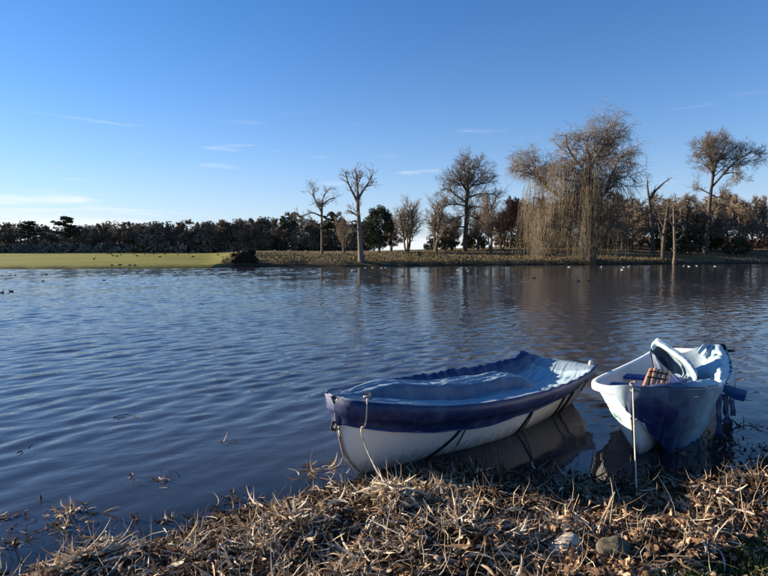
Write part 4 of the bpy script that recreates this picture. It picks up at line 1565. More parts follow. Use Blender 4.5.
for (x, w) in ((0.52, 0.20), (1.25, 0.24), (2.10, 0.24)):
    zt = h_sheer((x + w) / L_B) - 0.065
    b_ = min(hull_pt(tt, 0.86, 1).y for tt in (x / L_B, (x + w) / L_B)) - 0.035
    box('thwart', x, x + w, -b_, b_, zt - 0.035, zt, M['thwart_blue'], boat2)
bolts(rim2, (0.16, 0.28, 0.40, 0.52, 0.64, 0.76, 0.88), 1)
bolts(rim2, (0.3, 0.5, 0.7, 0.9), -1)
for z in (0.60, 0.42):
    tube('stem_bolt', [Vector((-0.02, 0, z)), Vector((0.0, 0, z))], [0.010, 0.014], M['iron'], hull2, 6).location.x = 0.06 * (0.7 - z)
# faint name along the port bow
lr = random.Random(9)
lt = Tubes()


def on_bow(a, q):
    return hull_pt(a, q, 1, 0.003)


def stroke(pts, w=0.004):
    sm = [on_bow(*p) for p in pts]
    lt.add(sm, [w] * len(sm), 4)


for k in range(9):                                 # worn letter shapes, too faint to read
    a0 = 0.088 - k * 0.0085
    q0 = 0.69 - 0.003 * k
    if k in (4,):
        continue
    stroke([(a0, q0), (a0, q0 - 0.075)])
    if k % 2 == 0:
        stroke([(a0, q0), (a0 - 0.004, q0 - 0.02), (a0 - 0.005, q0 - 0.05), (a0 - 0.0055, q0 - 0.075)])
    else:
        stroke([(a0, q0 - 0.035), (a0 - 0.005, q0 - 0.035)])
        stroke([(a0 - 0.005, q0), (a0 - 0.005, q0 - 0.075)])
stroke([(0.09, 0.735), (0.07, 0.73), (0.045, 0.725)], 0.003)
stroke([(0.07, 0.575), (0.05, 0.57), (0.02, 0.56)], 0.003)
lt.build('lettering', M['letter'], hull2, smooth=False)
ev = []
ec = (0.040, 0.655)
for k in range(14):
    g = 6.283 * k / 14
    rr_ = 1.0 if k % 2 else 0.65
    ev.append(tuple(on_bow(ec[0] + 0.008 * rr_ * math.cos(g), ec[1] + 0.032 * rr_ * math.sin(g)) + Vector((-0.002, 0.003, 0))))
ev.append(tuple(on_bow(*ec) + Vector((-0.003, 0.004, 0))))
me = mesh_np('emblem', ev, [(i, (i + 1) % 14, 14) for i in range(14)])
link('emblem', me, M['emblem'], hull2)


def sheet_between(name, rows, fades_lit, mat, parent, wr=0.012, seed=1.0, sub=(40, 40), fs=5.0, pleat=0.0, npl=9):
    """cloth through a net of control points (rows of points), with creases"""
    nr = len(rows)
    nu, nv = sub
    lines = [smooth_line(r, nv) for r in rows]
    fl = [np.interp(np.linspace(0, 1, nv), np.linspace(0, 1, len(f)), f) for f in fades_lit]
    vs = np.zeros((nu, nv, 3))
    fv = np.zeros((nu, nv))
    for j in range(nv):
        colp = [Vector(l[j]) for l in lines]
        vs[:, j] = smooth_line(colp, nu) if nr > 2 else np.linspace(lines[0][j], lines[1][j], nu)
        fv[:, j] = np.interp(np.linspace(0, 1, nu), np.linspace(0, 1, nr), [f[j] for f in fl])
    gu, gw = np.gradient(vs, axis=0), np.gradient(vs, axis=1)
    nn = np.cross(gu, gw)
    nn /= np.linalg.norm(nn, axis=2, keepdims=True) + 1e-9
    for i in range(nu):
        for j in range(nv):
            x, y, z = vs[i, j]
            w_ = 1 - 2.0 * abs(noise.noise(Vector((x * fs * 0.7 + seed, y * fs + seed, z * fs * 0.8))))
            w_ += 0.5 * noise.noise(Vector((x * fs * 2.3, y * fs * 2.3 + seed, z * fs * 2.3)))
            if pleat:
                w_ += pleat / wr * (i / nu) * math.sin(6.283 * npl * j / nv + 2.5 * noise.noise(Vector((j * 0.07, i * 0.02, seed)))) * (0.6 + 0.8 * noise.noise(Vector((j * 0.05, 3.0, seed))))
            vs[i, j] += nn[i, j] * wr * w_
    me = mesh_np(name, vs.reshape(-1, 3), grid_faces(nu, nv))
    set_float(me, fv.ravel(), 'fade')
    o = link(name, me, mat, parent, True)
    sd = o.modifiers.new('thickness', 'SOLIDIFY')
    sd.thickness = 0.006
    return o


# the cover, thrown back from the bow: everything in the boat's own frame
cover2 = empty('boat_cover')
cover2.matrix_world = B2


def loc(u, v, d):
    return B2i @ PD(u, v, d)


def gun(a, side, dz=0.05, off=0.04):
    return hull_pt(a, 1.0, side, off) + Vector((0, 0, dz))


# fore piece: over the stem head, along the starboard rim and down to the water
top_row = [gun(0.014, 1, 0.05, 0.055), gun(0.0, -1, 0.065, 0.06), gun(0.02, -1, 0.07, 0.06), gun(0.07, -1, 0.07, 0.06), gun(0.15, -1, 0.07, 0.06), gun(0.25, -1, 0.065, 0.06), gun(0.33, -1, 0.06, 0.06)]
mid1 = [hull_pt(0.005, 0.86, 1, 0.045), hull_pt(0.0, 0.84, -1, 0.06), hull_pt(0.02, 0.80, -1, 0.07), hull_pt(0.07, 0.76, -1, 0.075), hull_pt(0.15, 0.72, -1, 0.08), hull_pt(0.25, 0.66, -1, 0.08), hull_pt(0.33, 0.66, -1, 0.09)]
mid2 = [hull_pt(0.0, 0.77, 1, 0.02), hull_pt(0.0, 0.73, -1, 0.03), hull_pt(0.02, 0.65, -1, 0.045), hull_pt(0.07, 0.53, -1, 0.06), hull_pt(0.15, 0.42, -1, 0.11), hull_pt(0.25, 0.36, -1, 0.14), hull_pt(0.33, 0.38, -1, 0.14)]
low = [hull_pt(0.0, 0.70, -1, 0.02), hull_pt(0.004, 0.66, -1, 0.03), hull_pt(0.02, 0.52, -1, 0.04), hull_pt(0.07, 0.34, -1, 0.08), hull_pt(0.15, 0.14, -1, 0.20), hull_pt(0.25, 0.10, -1, 0.26), hull_pt(0.33, 0.14, -1, 0.24)]
sheet_between('fore_piece', [top_row, mid1, mid2, low],
              [[0.9, 0.2, 0.1, 0.15, 0.35, 0.9, 0.95], [0.8, 0.1, 0.0, 0.0, 0.3, 0.9, 0.95], [0.5, 0.05, 0.0, 0.0, 0.15, 0.8, 0.95], [0.3, 0.0, 0.0, 0.0, 0.1, 0.7, 0.95]],
              M['tarp_pale'], cover2, 0.016, 2.0, (60, 130), 4.0, pleat=0.030, npl=11)
# its inner fold, lying inside the rim
inn0 = [gun(0.0, -1, 0.055, -0.01), gun(0.03, -1, 0.07, 0.03), gun(0.1, -1, 0.065, 0.03), gun(0.2, -1, 0.06, 0.03), gun(0.33, -1, 0.06, 0.03)]
inn1 = [Vector((0.10, 0.0, 0.69)), gun(0.06, -1, 0.05, -0.08), gun(0.13, -1, 0.03, -0.12), gun(0.22, -1, 0.02, -0.12), gun(0.34, -1, 0.03, -0.10)]
inn2 = [Vector((0.20, 0.02, 0.55)), gun(0.10, -1, -0.10, -0.13), gun(0.17, -1, -0.14, -0.17), gun(0.25, -1, -0.16, -0.16), gun(0.35, -1, -0.12, -0.14)]
sheet_between('inner_fold', [inn0, inn1, inn2], [[0.2, 0.1, 0.2, 0.9, 1.0], [0.1, 0.0, 0.1, 0.7, 0.9], [0, 0, 0, 0.1, 0.2]], M['tarp_pale'], cover2, 0.010, 5.0, (24, 60))  # low values in the last row paint shade inside the boat

# the hood standing up amidships
lip = [loc(652.5, 371, 7.35), loc(649.5, 356, 7.5), loc(651, 347, 7.6), loc(656, 342, 7.6), loc(664, 346, 7.45), loc(676, 354, 7.2), loc(687, 363, 6.95), loc(694, 372, 6.75), loc(696.5, 380, 6.6), loc(692, 387, 6.5)]
back = [p + Vector((0.18, 0, -0.05)) for p in lip]
ctr = loc(670, 372, 7.3)
back = [p.lerp(ctr, 0.22) + Vector((0.12, 0, 0.0)) for p in lip]
deep_ = [p.lerp(ctr, 0.6) + Vector((0.30, 0, -0.05)) for p in lip]
pit = [p.lerp(ctr, 0.9) + Vector((0.34, 0, -0.12)) for p in lip]
sheet_between('hood', [lip, back, deep_, pit], [[0.2, 0.1, 0.3, 1.0, 1.1, 1.1, 1.1, 1.1, 1.0, 1.0], [0.0, 0.0, 0.1, 0.35, 0.45, 0.6, 0.5, 0.4, 0.5, 0.6], [0.1, 0.1, 0.3, 0.5, 0.6, 0.8, 0.4, 0.4, 0.5, 0.6], [0.3, 0.3, 0.3, 0.4, 0.4, 0.5, 0.4, 0.3, 0.3, 0.3]], M['tarp_pale'], cover2, 0.012, 7.0, (44, 80), 5.0)  # values also paint sunlit patches into the hood
# its turned-over pale hem
hem0 = [p + Vector((-0.012, 0, 0.012)) for p in lip[2:]]
hem1 = [p.lerp(ctr, -0.02) + Vector((0.10, 0, 0.035)) for p in lip[2:]]
hem2 = [p.lerp(ctr, 0.13) + Vector((-0.01, 0, -0.005)) for p in lip[2:]]
sheet_between('hem', [hem2, hem0, hem1], [[0.9] * 8, [1.1] * 8, [1.0] * 8], M['tarp_pale'], cover2, 0.008, 3.0, (14, 70), 9.0)
# a blue corner tucked in at its left foot and a loose pale strip
sheet_between('tucked_corner', [[loc(651, 352, 7.42), loc(653, 362, 7.3), loc(655, 371, 7.2)], [loc(656, 356, 7.32), loc(661, 365, 7.2), loc(665, 371, 7.12)], [loc(658, 360, 7.4), loc(666, 368, 7.3), loc(671, 373, 7.2)]], [[0.1] * 3, [0.15] * 3, [0.7] * 3], M['tarp_pale'], cover2, 0.01, 4.0, (16, 16), 8.0)
tube('loose_strip', [loc(669, 371, 7.1), loc(675, 377, 6.95), loc(682, 384, 6.75), loc(688, 390, 6.5)], [0.012, 0.022, 0.026, 0.02], M['tarp_pale'], cover2, 6)

# after piece: pale sheet over the starboard quarter and the stern
aft = [[gun(0.42, -1, 0.03, 0.05), gun(0.55, -1, 0.04, 0.06), gun(0.70, -1, 0.05, 0.06), gun(0.85, -1, 0.06, 0.06), gun(0.99, -1, 0.08, 0.04)],
       [gun(0.42, -1, 0.04, -0.03), gun(0.55, -1, 0.06, -0.05), gun(0.70, -1, 0.07, -0.06), gun(0.85, -1, 0.09, -0.06), gun(1.0, -1, 0.12, -0.03)],
       [gun(0.43, -1, -0.10, -0.10), gun(0.56, -1, -0.08, -0.16), gun(0.70, -1, -0.05, -0.26), gun(0.85, -1, -0.06, -0.20), gun(0.99, -1, 0.05, -0.22)],
       [gun(0.46, -1, -0.34, -0.16), gun(0.58, -1, -0.36, -0.24), gun(0.69, -1, -0.22, -0.52), gun(0.84, -1, -0.36, -0.28), gun(0.98, -1, -0.10, -0.45)],
       [gun(0.50, -1, -0.42, -0.36), gun(0.62, -1, -0.42, -0.50), gun(0.72, -1, -0.40, -0.70), gun(0.84, -1, -0.42, -0.55), gun(0.97, -1, -0.30, -0.75)]]
sheet_between('aft_piece', aft, [[1.0, 1.1, 1.1, 1.1, 1.0], [1.0, 1.1, 1.1, 1.1, 1.0], [0.5, 0.8, 0.95, 0.9, 0.7], [0.2, 0.3, 0.6, 0.3, 0.4], [0.1, 0.1, 0.2, 0.1, 0.3]], M['tarp_pale'], cover2, 0.022, 11.0, (60, 80), 4.5)  # inner rows kept deep blue to paint the shaded gap
# skirt of the after piece outside the rim
sk = [[gun(0.42, -1, 0.03, 0.05), gun(0.55, -1, 0.04, 0.06), gun(0.70, -1, 0.05, 0.06), gun(0.85, -1, 0.06, 0.06), gun(0.99, -1, 0.08, 0.04)],
      [gun(0.42, -1, -0.10, 0.07), gun(0.55, -1, -0.10, 0.08), gun(0.70, -1, -0.08, 0.09), gun(0.85, -1, -0.07, 0.08), gun(0.99, -1, -0.05, 0.06)],
      [gun(0.42, -1, -0.22, 0.06), gun(0.55, -1, -0.22, 0.07), gun(0.70, -1, -0.16, 0.08), gun(0.85, -1, -0.16, 0.08), gun(0.99, -1, -0.13, 0.06)]]
sheet_between('outer_skirt', sk, [[1.0] * 5, [0.5] * 5, [0.3] * 5], M['tarp_pale'], cover2, 0.014, 13.0, (22, 90), 6.0, pleat=0.022, npl=13)
# folds gathered at the stern
for (pa, pb, wd, fd) in (((697, 354, 8.0), (712, 346.5, 8.35), 0.035, 1.0), ((704, 359, 7.9), (718, 346.5, 8.4), 0.04, 0.95), ((710, 364, 7.7), (719, 357, 7.9), 0.06, 1.0)):
    a, b = loc(*pa), loc(*pb)
    side = Vector((0.0, 0.0, 1.0)).cross(b - a).normalized()
    m_ = a.lerp(b, 0.5) + Vector((0, 0, 0.05))
    sheet_between('gathered_fold', [[a - side * wd, m_ - side * wd * 1.2, b - side * wd * 0.5], [a + Vector((0, 0, 0.03)), m_ + Vector((0, 0, 0.05)), b + Vector((0, 0, 0.03))], [a + side * wd, m_ + side * wd * 1.2, b + side * wd * 0.5]], [[fd * 0.6] * 3, [fd] * 3, [fd * 0.5] * 3], M['tarp_pale'], cover2, 0.008, pa[0] * 0.1, (12, 20), 9.0)
# stiff blue corner sticking out over the water
bl = [[loc(711, 382, 6.25), loc(722, 383.5, 6.1), loc(734, 387.5, 6.0), loc(747.5, 391, 5.95)],
      [loc(711.5, 385, 6.2), loc(722, 388, 6.05), loc(734, 394, 5.92), loc(746, 397, 5.86)],
      [loc(713, 388, 6.15), loc(722, 392, 6.0), loc(735, 400, 5.86), loc(744, 402, 5.8)]]
sheet_between('blue_corner', bl, [[0.12] * 4, [0.05] * 4, [0.0] * 4], M['tarp_pale'], cover2, 0.010, 17.0, (20, 30), 7.0)
# rags hanging to the water below it
for k, (u, v0, v1, d) in enumerate(((725, 394, 424, 6.0), (732, 400, 416, 6.1), (719, 390, 436, 5.9))):
    a, b = loc(u, v0, d), loc(u + 3 - k, v1, d - 0.05)
    w_ = Vector((0.02, -0.028, 0))
    sheet_between('hanging_rag', [[a - w_, a.lerp(b, 0.5) - w_ * 0.7, b - w_ * 1.1], [a, a.lerp(b, 0.5) + Vector((-0.02, 0.02, 0)), b], [a + w_, a.lerp(b, 0.5) + w_ * 0.8, b + w_]], [[0.1, 0.05, 0.0]] * 3, M['tarp_pale'], cover2, 0.016, k * 3.0, (10, 20), 8.0)
tag(cover2, 'faded pale blue cover bunched up and hanging over the open boat', 'boat cover')

# black bundle at the stern corner
bun = B2 @ Vector((L_B - 0.05, -0.30, 0.0))
bd_ = empty('tied_bundle', PD(721.5, 350, 8.35))
bvs = []
for (rad_, off_, nm) in ((0.075, Vector((0, 0, 0.035)), 'bag'), (0.05, Vector((0.085, -0.03, -0.005)), 'loose_end')):
    import bmesh
    bm = bmesh.new()
    bmesh.ops.create_icosphere(bm, subdivisions=3, radius=rad_)
    for vv in bm.verts:
        vv.co *= 1 + 0.35 * noise.noise(vv.co * 18)
        vv.co.z *= 0.8
        if nm == 'loose_end':
            vv.co.x *= 1.9
            vv.co.z *= 0.5
        vv.co += off_
    me = bpy.data.meshes.new(nm)
    bm.to_mesh(me)
    bm.free()
    link(nm, me, M['strap'], bd_, True)
tag(bd_, 'small black bundle tied on the stern corner of the open boat', 'bundle')

# four varnished wooden bars lashed together, leaning in the boat
rack = empty('wooden_bars')
rack.matrix_world = B2
tops = [(651.5, 369.5), (655.5, 369), (660, 370.5), (664.5, 371), (668.5, 372)]
feet = [(644.5, 387), (650.5, 388), (655.5, 388.5), (660.5, 389), (665.5, 389.5)]
for (a, b) in zip(tops, feet):
    p, q = loc(a[0], a[1], 6.95), loc(b[0], b[1], 6.05)
    pts = [p.lerp(q, g) for g in (0, 0.03, 0.5, 0.97, 1.0)]
    tube('bar', pts, [0.02, 0.028, 0.030, 0.028, 0.02], M['teak'], rack, 10)
for g in (0.30, 0.62):
    pts = []
    for (a, b) in zip(tops, feet):
        p, q = loc(a[0], a[1], 6.95), loc(b[0], b[1], 6.05)
        pts.append(p.lerp(q, g) + Vector((0, 0, 0.034)))
    tube('lashing', pts, 0.008, M['strap'], rack, 6)
tag(rack, 'row of orange-brown wooden bars lashed together inside the open boat', 'wooden bars')

# ---- ropes
r1 = empty('mooring_rope')
pts = [B1 @ (hull_pt(0.03, 1.0, -1, 0.02) + Vector((0, 0, 0.075))), B1 @ (hull_pt(0.03, 1.0, -1, 0.065) + Vector((0, 0, 0.05))), B1 @ hull_pt(0.03, 0.85, -1, 0.085), P(361, 430, 0.50), P(368, 452, 0.30), P(378, 472, 0.17), P(390, 488, 0.09), P(402, 497, 0.09), P(416, 503, 0.10), P(430, 512, 0.10)]
tube('line', smooth_line(pts, 44), 0.0075, M['rope'], r1, 6)
tube('knot', [pts[0] + Vector((0.03 * math.cos(x), 0.03 * math.sin(x), 0.006 * x)) for x in np.linspace(0, 9, 18)], 0.009, M['rope_grey'], r1, 6)
tag(r1, 'pale slack rope from the covered boat down to the bank', 'rope', 'mooring ropes')
r2 = empty('mooring_rope')
a = B2 @ Vector((-0.04, -0.03, 0.735))
b = P(637.5, 507, 0.06)
tube('line', [a.lerp(b, g) + Vector((0, 0, -0.045 * math.sin(math.pi * g))) for g in np.linspace(0, 1, 16)], 0.0062, M['rope'], r2, 6)
tube('knot', [a + Vector((0.025 * math.cos(x), 0.02 * math.sin(x), 0.05 - 0.008 * x)) for x in np.linspace(0, 11, 20)], 0.009, M['rope_grey'], r2, 6)
tag(r2, 'taut pale rope from the stem of the open boat down to the bank', 'rope', 'mooring ropes')
r3 = empty('stem_cord')
pts = [B1 @ (hull_pt(0, q, 1) + Vector((-0.03 - 0.012 * math.sin(q * 9), 0.01, 0))) for q in np.linspace(1.02, 0.22, 20)]
tube('cord', pts, 0.006, M['rope_grey'], r3, 5)
tube('knot', [B1 @ (hull_pt(0, 0.71, 1) + Vector((-0.04 + 0.018 * math.cos(x), 0.018 * math.sin(x), 0.03 - 0.006 * x))) for x in np.linspace(0, 9, 16)], 0.008, M['rope_grey'], r3, 5)
tag(r3, 'thin grey cord hanging along the stem of the covered boat', 'cord')

# ------------------------------------------------------------------ birds
def bird_mesh(name, secs, colours, k=8):
    """one body lofted along its spine: rows of (x, z, half width, half height, colour)"""
    vs, cs = [], []
    for (x, z, w, h, c) in secs:
        for i in range(k):
            g = 6.283 * i / k
            vs.append((x, w * math.cos(g), z + h * math.sin(g)))
            cs.append(colours[c])
    me = mesh_np(name, vs, grid_faces(len(secs), k, True))
    set_col(me, np.array(cs))
    return me


M['plumage'] = material('plumage', attr='col', rough=0.85, spec=0.1)
float_secs = [(-0.30, 0.13, 0.004, 0.004, 1), (-0.24, 0.11, 0.05, 0.02, 1), (-0.15, 0.075, 0.10, 0.065, 0), (0.0, 0.065, 0.125, 0.085, 0), (0.10, 0.07, 0.10, 0.08, 0), (0.155, 0.12, 0.05, 0.06, 2), (0.165, 0.18, 0.035, 0.03, 2), (0.19, 0.225, 0.04, 0.035, 2), (0.225, 0.225, 0.03, 0.028, 2), (0.25, 0.215, 0.014, 0.010, 3), (0.30, 0.208, 0.012, 0.005, 3), (0.31, 0.207, 0.001, 0.001, 3)]
duck_me = bird_mesh('duck', float_secs, [(0.05, 0.042, 0.035), (0.03, 0.026, 0.022), (0.02, 0.03, 0.022), (0.20, 0.15, 0.05)])
gull_me = bird_mesh('gull', float_secs, [(0.80, 0.80, 0.78), (0.50, 0.52, 0.54), (0.85, 0.85, 0.83), (0.4, 0.2, 0.05)])
goose_secs = [(-0.42, 0.44, 0.004, 0.004, 1), (-0.34, 0.42, 0.06, 0.03, 1), (-0.18, 0.38, 0.13, 0.11, 0), (0.0, 0.37, 0.15, 0.15, 0), (0.15, 0.39, 0.12, 0.13, 0), (0.24, 0.46, 0.06, 0.07, 2), (0.29, 0.58, 0.035, 0.03, 2), (0.30, 0.68, 0.032, 0.025, 2), (0.33, 0.74, 0.04, 0.035, 2), (0.375, 0.74, 0.03, 0.028, 2), (0.40, 0.73, 0.014, 0.012, 3), (0.45, 0.72, 0.001, 0.001, 3)]
graze_secs = goose_secs[:5] + [(0.25, 0.36, 0.06, 0.07, 2), (0.34, 0.27, 0.035, 0.035, 2), (0.40, 0.17, 0.032, 0.03, 2), (0.44, 0.10, 0.04, 0.04, 2), (0.47, 0.05, 0.02, 0.02, 3), (0.485, 0.02, 0.001, 0.001, 3)]
gcol = [(0.075, 0.06, 0.045), (0.04, 0.035, 0.03), (0.03, 0.027, 0.024), (0.12, 0.06, 0.03)]
goose_me = bird_mesh('goose', goose_secs, gcol)
graze_me = bird_mesh('goose', graze_secs, gcol)
legs = Tubes()
for s in (-1, 1):
    legs.add([(0.02, 0.05 * s, 0.28), (0.0, 0.05 * s, 0.14), (0.02, 0.05 * s, 0.015), (0.09, 0.05 * s, 0.008)], [0.018, 0.012, 0.012, 0.012], 4)
lv_, lf_ = legs.arrays()
leg_me = mesh_np('legs', lv_, lf_)
leg_me.materials.append(M['iron'])


def bird(kind, me, p, label, group, rz, s=1.0):
    root = empty(kind, p, rz)
    root.scale = (s, s, s)
    link('body', me, M['plumage'], root, True)
    if kind == 'goose':
        link('legs', leg_me, None, root)
    tag(root, label, kind, group)


def flock(kind, me, spots, phrase, group, on_water=True, s=1.0):
    spots = sorted(spots)
    for i, (u, v) in enumerate(spots):
        p = P(u, v, 0.0) if on_water else hit(u, v, 60)
        p = Vector((p.x, p.y, p.z - (0.02 if on_water else 0.0)))
        m_ = me
        if kind == 'goose' and i % 3 != 0:
            m_ = graze_me
        lab = ('%s, %s from the left' % (phrase, ORD[i])) if len(spots) > 1 else phrase
        bird(kind, m_, p, lab, group, rnd.choice([0, math.pi]) + rnd.uniform(-0.6, 0.6), s * rnd.uniform(0.9, 1.1))


flock('gull', gull_me, [(352, 271), (365, 268.2), (372.5, 268), (381.5, 268.2), (385.5, 268)], 'white gull floating below the pale dead tree', 'gulls by the dead tree', s=0.6)
flock('duck', duck_me, [(377, 272.5), (375.5, 276.5), (391, 277), (402.5, 276.5)], 'dark duck out from the dead tree', 'ducks by the dead tree', s=0.75)
flock('gull', gull_me, [(458, 270), (466, 268.5), (468, 271)], 'gull floating below the oak', 'gulls below the oak', s=0.55)
flock('gull', gull_me, [(569, 267.3), (601, 267.2), (622, 270), (623.5, 267.5), (628.5, 266.8)], 'white gull floating in front of the willow', 'gulls by the willow', s=0.7)
flock('duck', duck_me, [(534, 278.5), (578, 281.5), (588, 281.2)], 'dark duck out from the willow', 'ducks by the willow', s=0.75)
flock('gull', gull_me, [(683.5, 266.3), (689, 266.8), (697, 266.2), (715, 266.6)], 'white gull floating below the very tall tree', 'gulls by the right grove', s=0.7)
flock('duck', duck_me, [(2, 293), (11, 292)], 'dark duck of the near pair at the left edge', 'near pair of ducks', s=0.65)
flock('duck', duck_me, [(2, 276), (10, 276), (15, 275.6), (43, 281.5), (42, 275.3), (46.5, 275), (104, 280.5)], 'dark duck on open water before the meadow', 'ducks before the meadow', s=0.6)
flock('duck', duck_me, [(143, 270.3), (152, 270.3), (175, 273.2), (196, 273), (228, 273.3), (254, 273.5), (176, 270.6)], 'dark duck on open water left of the dark mound', 'ducks left of the mound', s=0.55)
flock('goose', goose_me, [(94, 261), (108, 254.6), (111, 255.4), (113, 257.2), (117, 257.6), (121, 256.2), (134, 255.4), (137, 257.2)], 'dark goose grazing on the left part of the meadow', 'geese on the left meadow', False, 1.0)
flock('goose', goose_me, [(145, 255.5), (150, 255), (154, 255.2), (157, 254.6), (160, 258.5), (165, 255.2), (178, 256), (189, 255), (193, 258.5), (218, 256.5)], 'dark goose grazing on the right part of the meadow', 'geese on the right meadow', False, 1.0)
flock('goose', goose_me, [(112, 267.6), (120, 267.6), (130, 267.5), (135, 267.6)], 'dark goose standing at the meadow edge by the water', 'geese at the meadow edge', False, 0.7)
flock('gull', gull_me, [(648, 241), (712, 241.5)], 'white gull resting on the grass of the right bank', 'gulls on the right bank', False, 1.0)

# ------------------------------------------------------------------ far bank details
M['tussock'] = material('tussock', attr='col', rough=0.95, spec=0.05)


def blades(name, pts, hts, wid, cols, mat, lean=0.35, seed=1, **tg):
    """tufts of grass: three-sided blades as single bent quads"""
    g = np.random.default_rng(seed)
    n = len(pts)
    a = g.uniform(0, 6.28, n)
    side = np.stack([np.cos(a), np.sin(a), np.zeros(n)], 1) * (wid * g.uniform(0.6, 1.4, n))[:, None]
    ln = g.normal(0, lean, (n, 3)) * hts[:, None]
    ln[:, 2] = hts
    mid = pts + ln * 0.55 * np.array([0.6, 0.6, 1.15])
    tip = pts + ln
    v = np.stack([pts - side, pts + side, mid + side * 0.7, mid - side * 0.7, tip + side * 0.12, tip - side * 0.12], 1).reshape(-1, 3)
    b = (np.arange(n) * 6)[:, None]
    f = np.concatenate([b + np.array([[0, 1, 2, 3]]), b + np.array([[3, 2, 4, 5]])])
    me = mesh_np(name, v, f)
    set_col(me, np.repeat(cols, 6, 0))
    o = link(name, me, mat)
    return tag(o, **tg)


g = np.random.default_rng(31)
tp, th, tcol = [], [], []
pal = np.array([(0.19, 0.145, 0.085), (0.14, 0.10, 0.055), (0.11, 0.10, 0.045), (0.23, 0.185, 0.115), (0.08, 0.058, 0.034)])
while len(tp) < 24000:
    u = g.uniform(222, 800)
    x0 = (u - 384) / FPX
    yf = np.interp(x0 * 90, FAR_X, FAR_Y)
    d = yf + 0.4 + abs(g.normal(0, 1)) * 14
    x = x0 * d
    yf = np.interp(x, FAR_X, FAR_Y)
    if d < yf + 0.3:
        continue
    dens = nz(x, d, 0.25, 2.0)
    if dens < g.uniform(-0.45, 0.45):
        continue
    tp.append((x, d, height(x, d) - 0.02))
    sz = 0.22
    th.append(sz * g.uniform(0.5, 1.7))
    pc = pal[g.choice(5, p=[0.3, 0.25, 0.17, 0.13, 0.15])]
    if u < 440:
        pc = pc * 0.7 + np.array((0.14, 0.125, 0.05)) * 0.3
    tcol.append(pc * g.uniform(0.7, 1.25))
blades('rough_grass', np.array(tp), np.array(th), 0.055, np.array(tcol), M['tussock'], seed=3, label='rough brown grass on the far bank', cat='grass', kind='stuff')

# fallen trunk with its root plate at the corner of the meadow
M['mound'] = material('mound', (0.022, 0.018, 0.013), 0.95, 0.05, var=0.5, scale=2, bump=0.1, bscale=3)
mb = hit(243, 262, 60)
mt = empty('fallen_tree', mb)
kD = mb.y / FPX
pts = [Vector(((u - 243) * kD, dy, (262 - v) * kD)) for (u, v, dy) in ((220, 268, -0.5), (228, 265.5, -0.2), (234, 262.5, 0), (240, 259.5, 0.2), (246, 257.5, 0.4), (251, 259.5, 0.5), (256, 264, 0.6))]
sm = smooth_line(pts, 26)
rr = np.interp(np.linspace(0, 1, 26), [0, 0.3, 0.55, 0.75, 1.0], [0.3, 0.6, 0.85, 0.8, 0.5]) + np.array([0.15 * nz(i * 0.7, 1, 1.0) for i in range(26)])
tk = tube('trunk', smooth_line(pts, 60), list(np.interp(np.linspace(0, 1, 60), np.linspace(0, 1, 26), rr)), M['mound'], mt, 20)
for vv in tk.data.vertices:
    c_ = vv.co.copy()
    vv.co += vv.normal * (0.3 * noise.noise(c_ * 1.1) + 0.2 * noise.noise(c_ * 3.0))
rt = Tubes()
rp = random.Random(3)
for k in range(46):
    a = Vector(sm[rp.randint(9, 20)]) + Vector((rp.uniform(-0.6, 0.9), rp.uniform(-0.3, 0.3), 0.6))
    d = Vector((rp.uniform(-0.6, 1.0), rp.uniform(-0.6, 0.6), rp.uniform(0.2, 1.0))).normalized()
    ln = rp.uniform(0.5, 1.3)
    rt.add([tuple(a), tuple(a + d * ln * 0.5 + rvec(rp) * 0.1), tuple(a + d * ln)], [0.16, 0.09, 0.03], 4)
rt.build('root_plate', M['mound'], mt)
tag(mt, 'dark fallen trunk with upturned roots at the corner of the green meadow', 'fallen tree')
# fallen pale bough below the slender tree, and a stump
fb = hit(296, 263.5, 60)
bt = empty('fallen_branch', fb)
bb = Tubes()
bb.add([(-1.6, 0, 0.1), (-0.5, 0.1, 0.35), (0.5, 0.2, 0.3), (1.6, 0, 0.15)], [0.06, 0.09, 0.11, 0.12], 5)
bb.add([(-0.4, 0.1, 0.35), (-0.9, -0.2, 0.7), (-1.4, -0.3, 0.85)], [0.07, 0.05, 0.02], 4)
bb.add([(0.4, 0.2, 0.3), (0.0, 0.5, 0.75), (-0.2, 0.6, 1.0)], [0.07, 0.05, 0.02], 4)
bb.build('bough', M['bark_pale'], bt)
tag(bt, 'pale fallen bough on the bank left of the dead tree', 'branch')
sp_ = hit(419, 257, 60)
st = tube('tree_stump', [(0, 0, -0.1), (0.02, 0, 0.35), (-0.03, 0, 0.75), (0, 0, 0.95), (0.02, 0, 1.0)], [0.42, 0.33, 0.30, 0.26, 0.02], M['bark_dark'], None, 9)
st.location = sp_
tag(st, 'short dark stump in the rough grass right of the dead tree', 'stump')

# ------------------------------------------------------------------ near bank litter
M['litter'] = material('litter', attr='col', rough=0.85, spec=0.15, var=0.25, scale=40, trans=0.12)


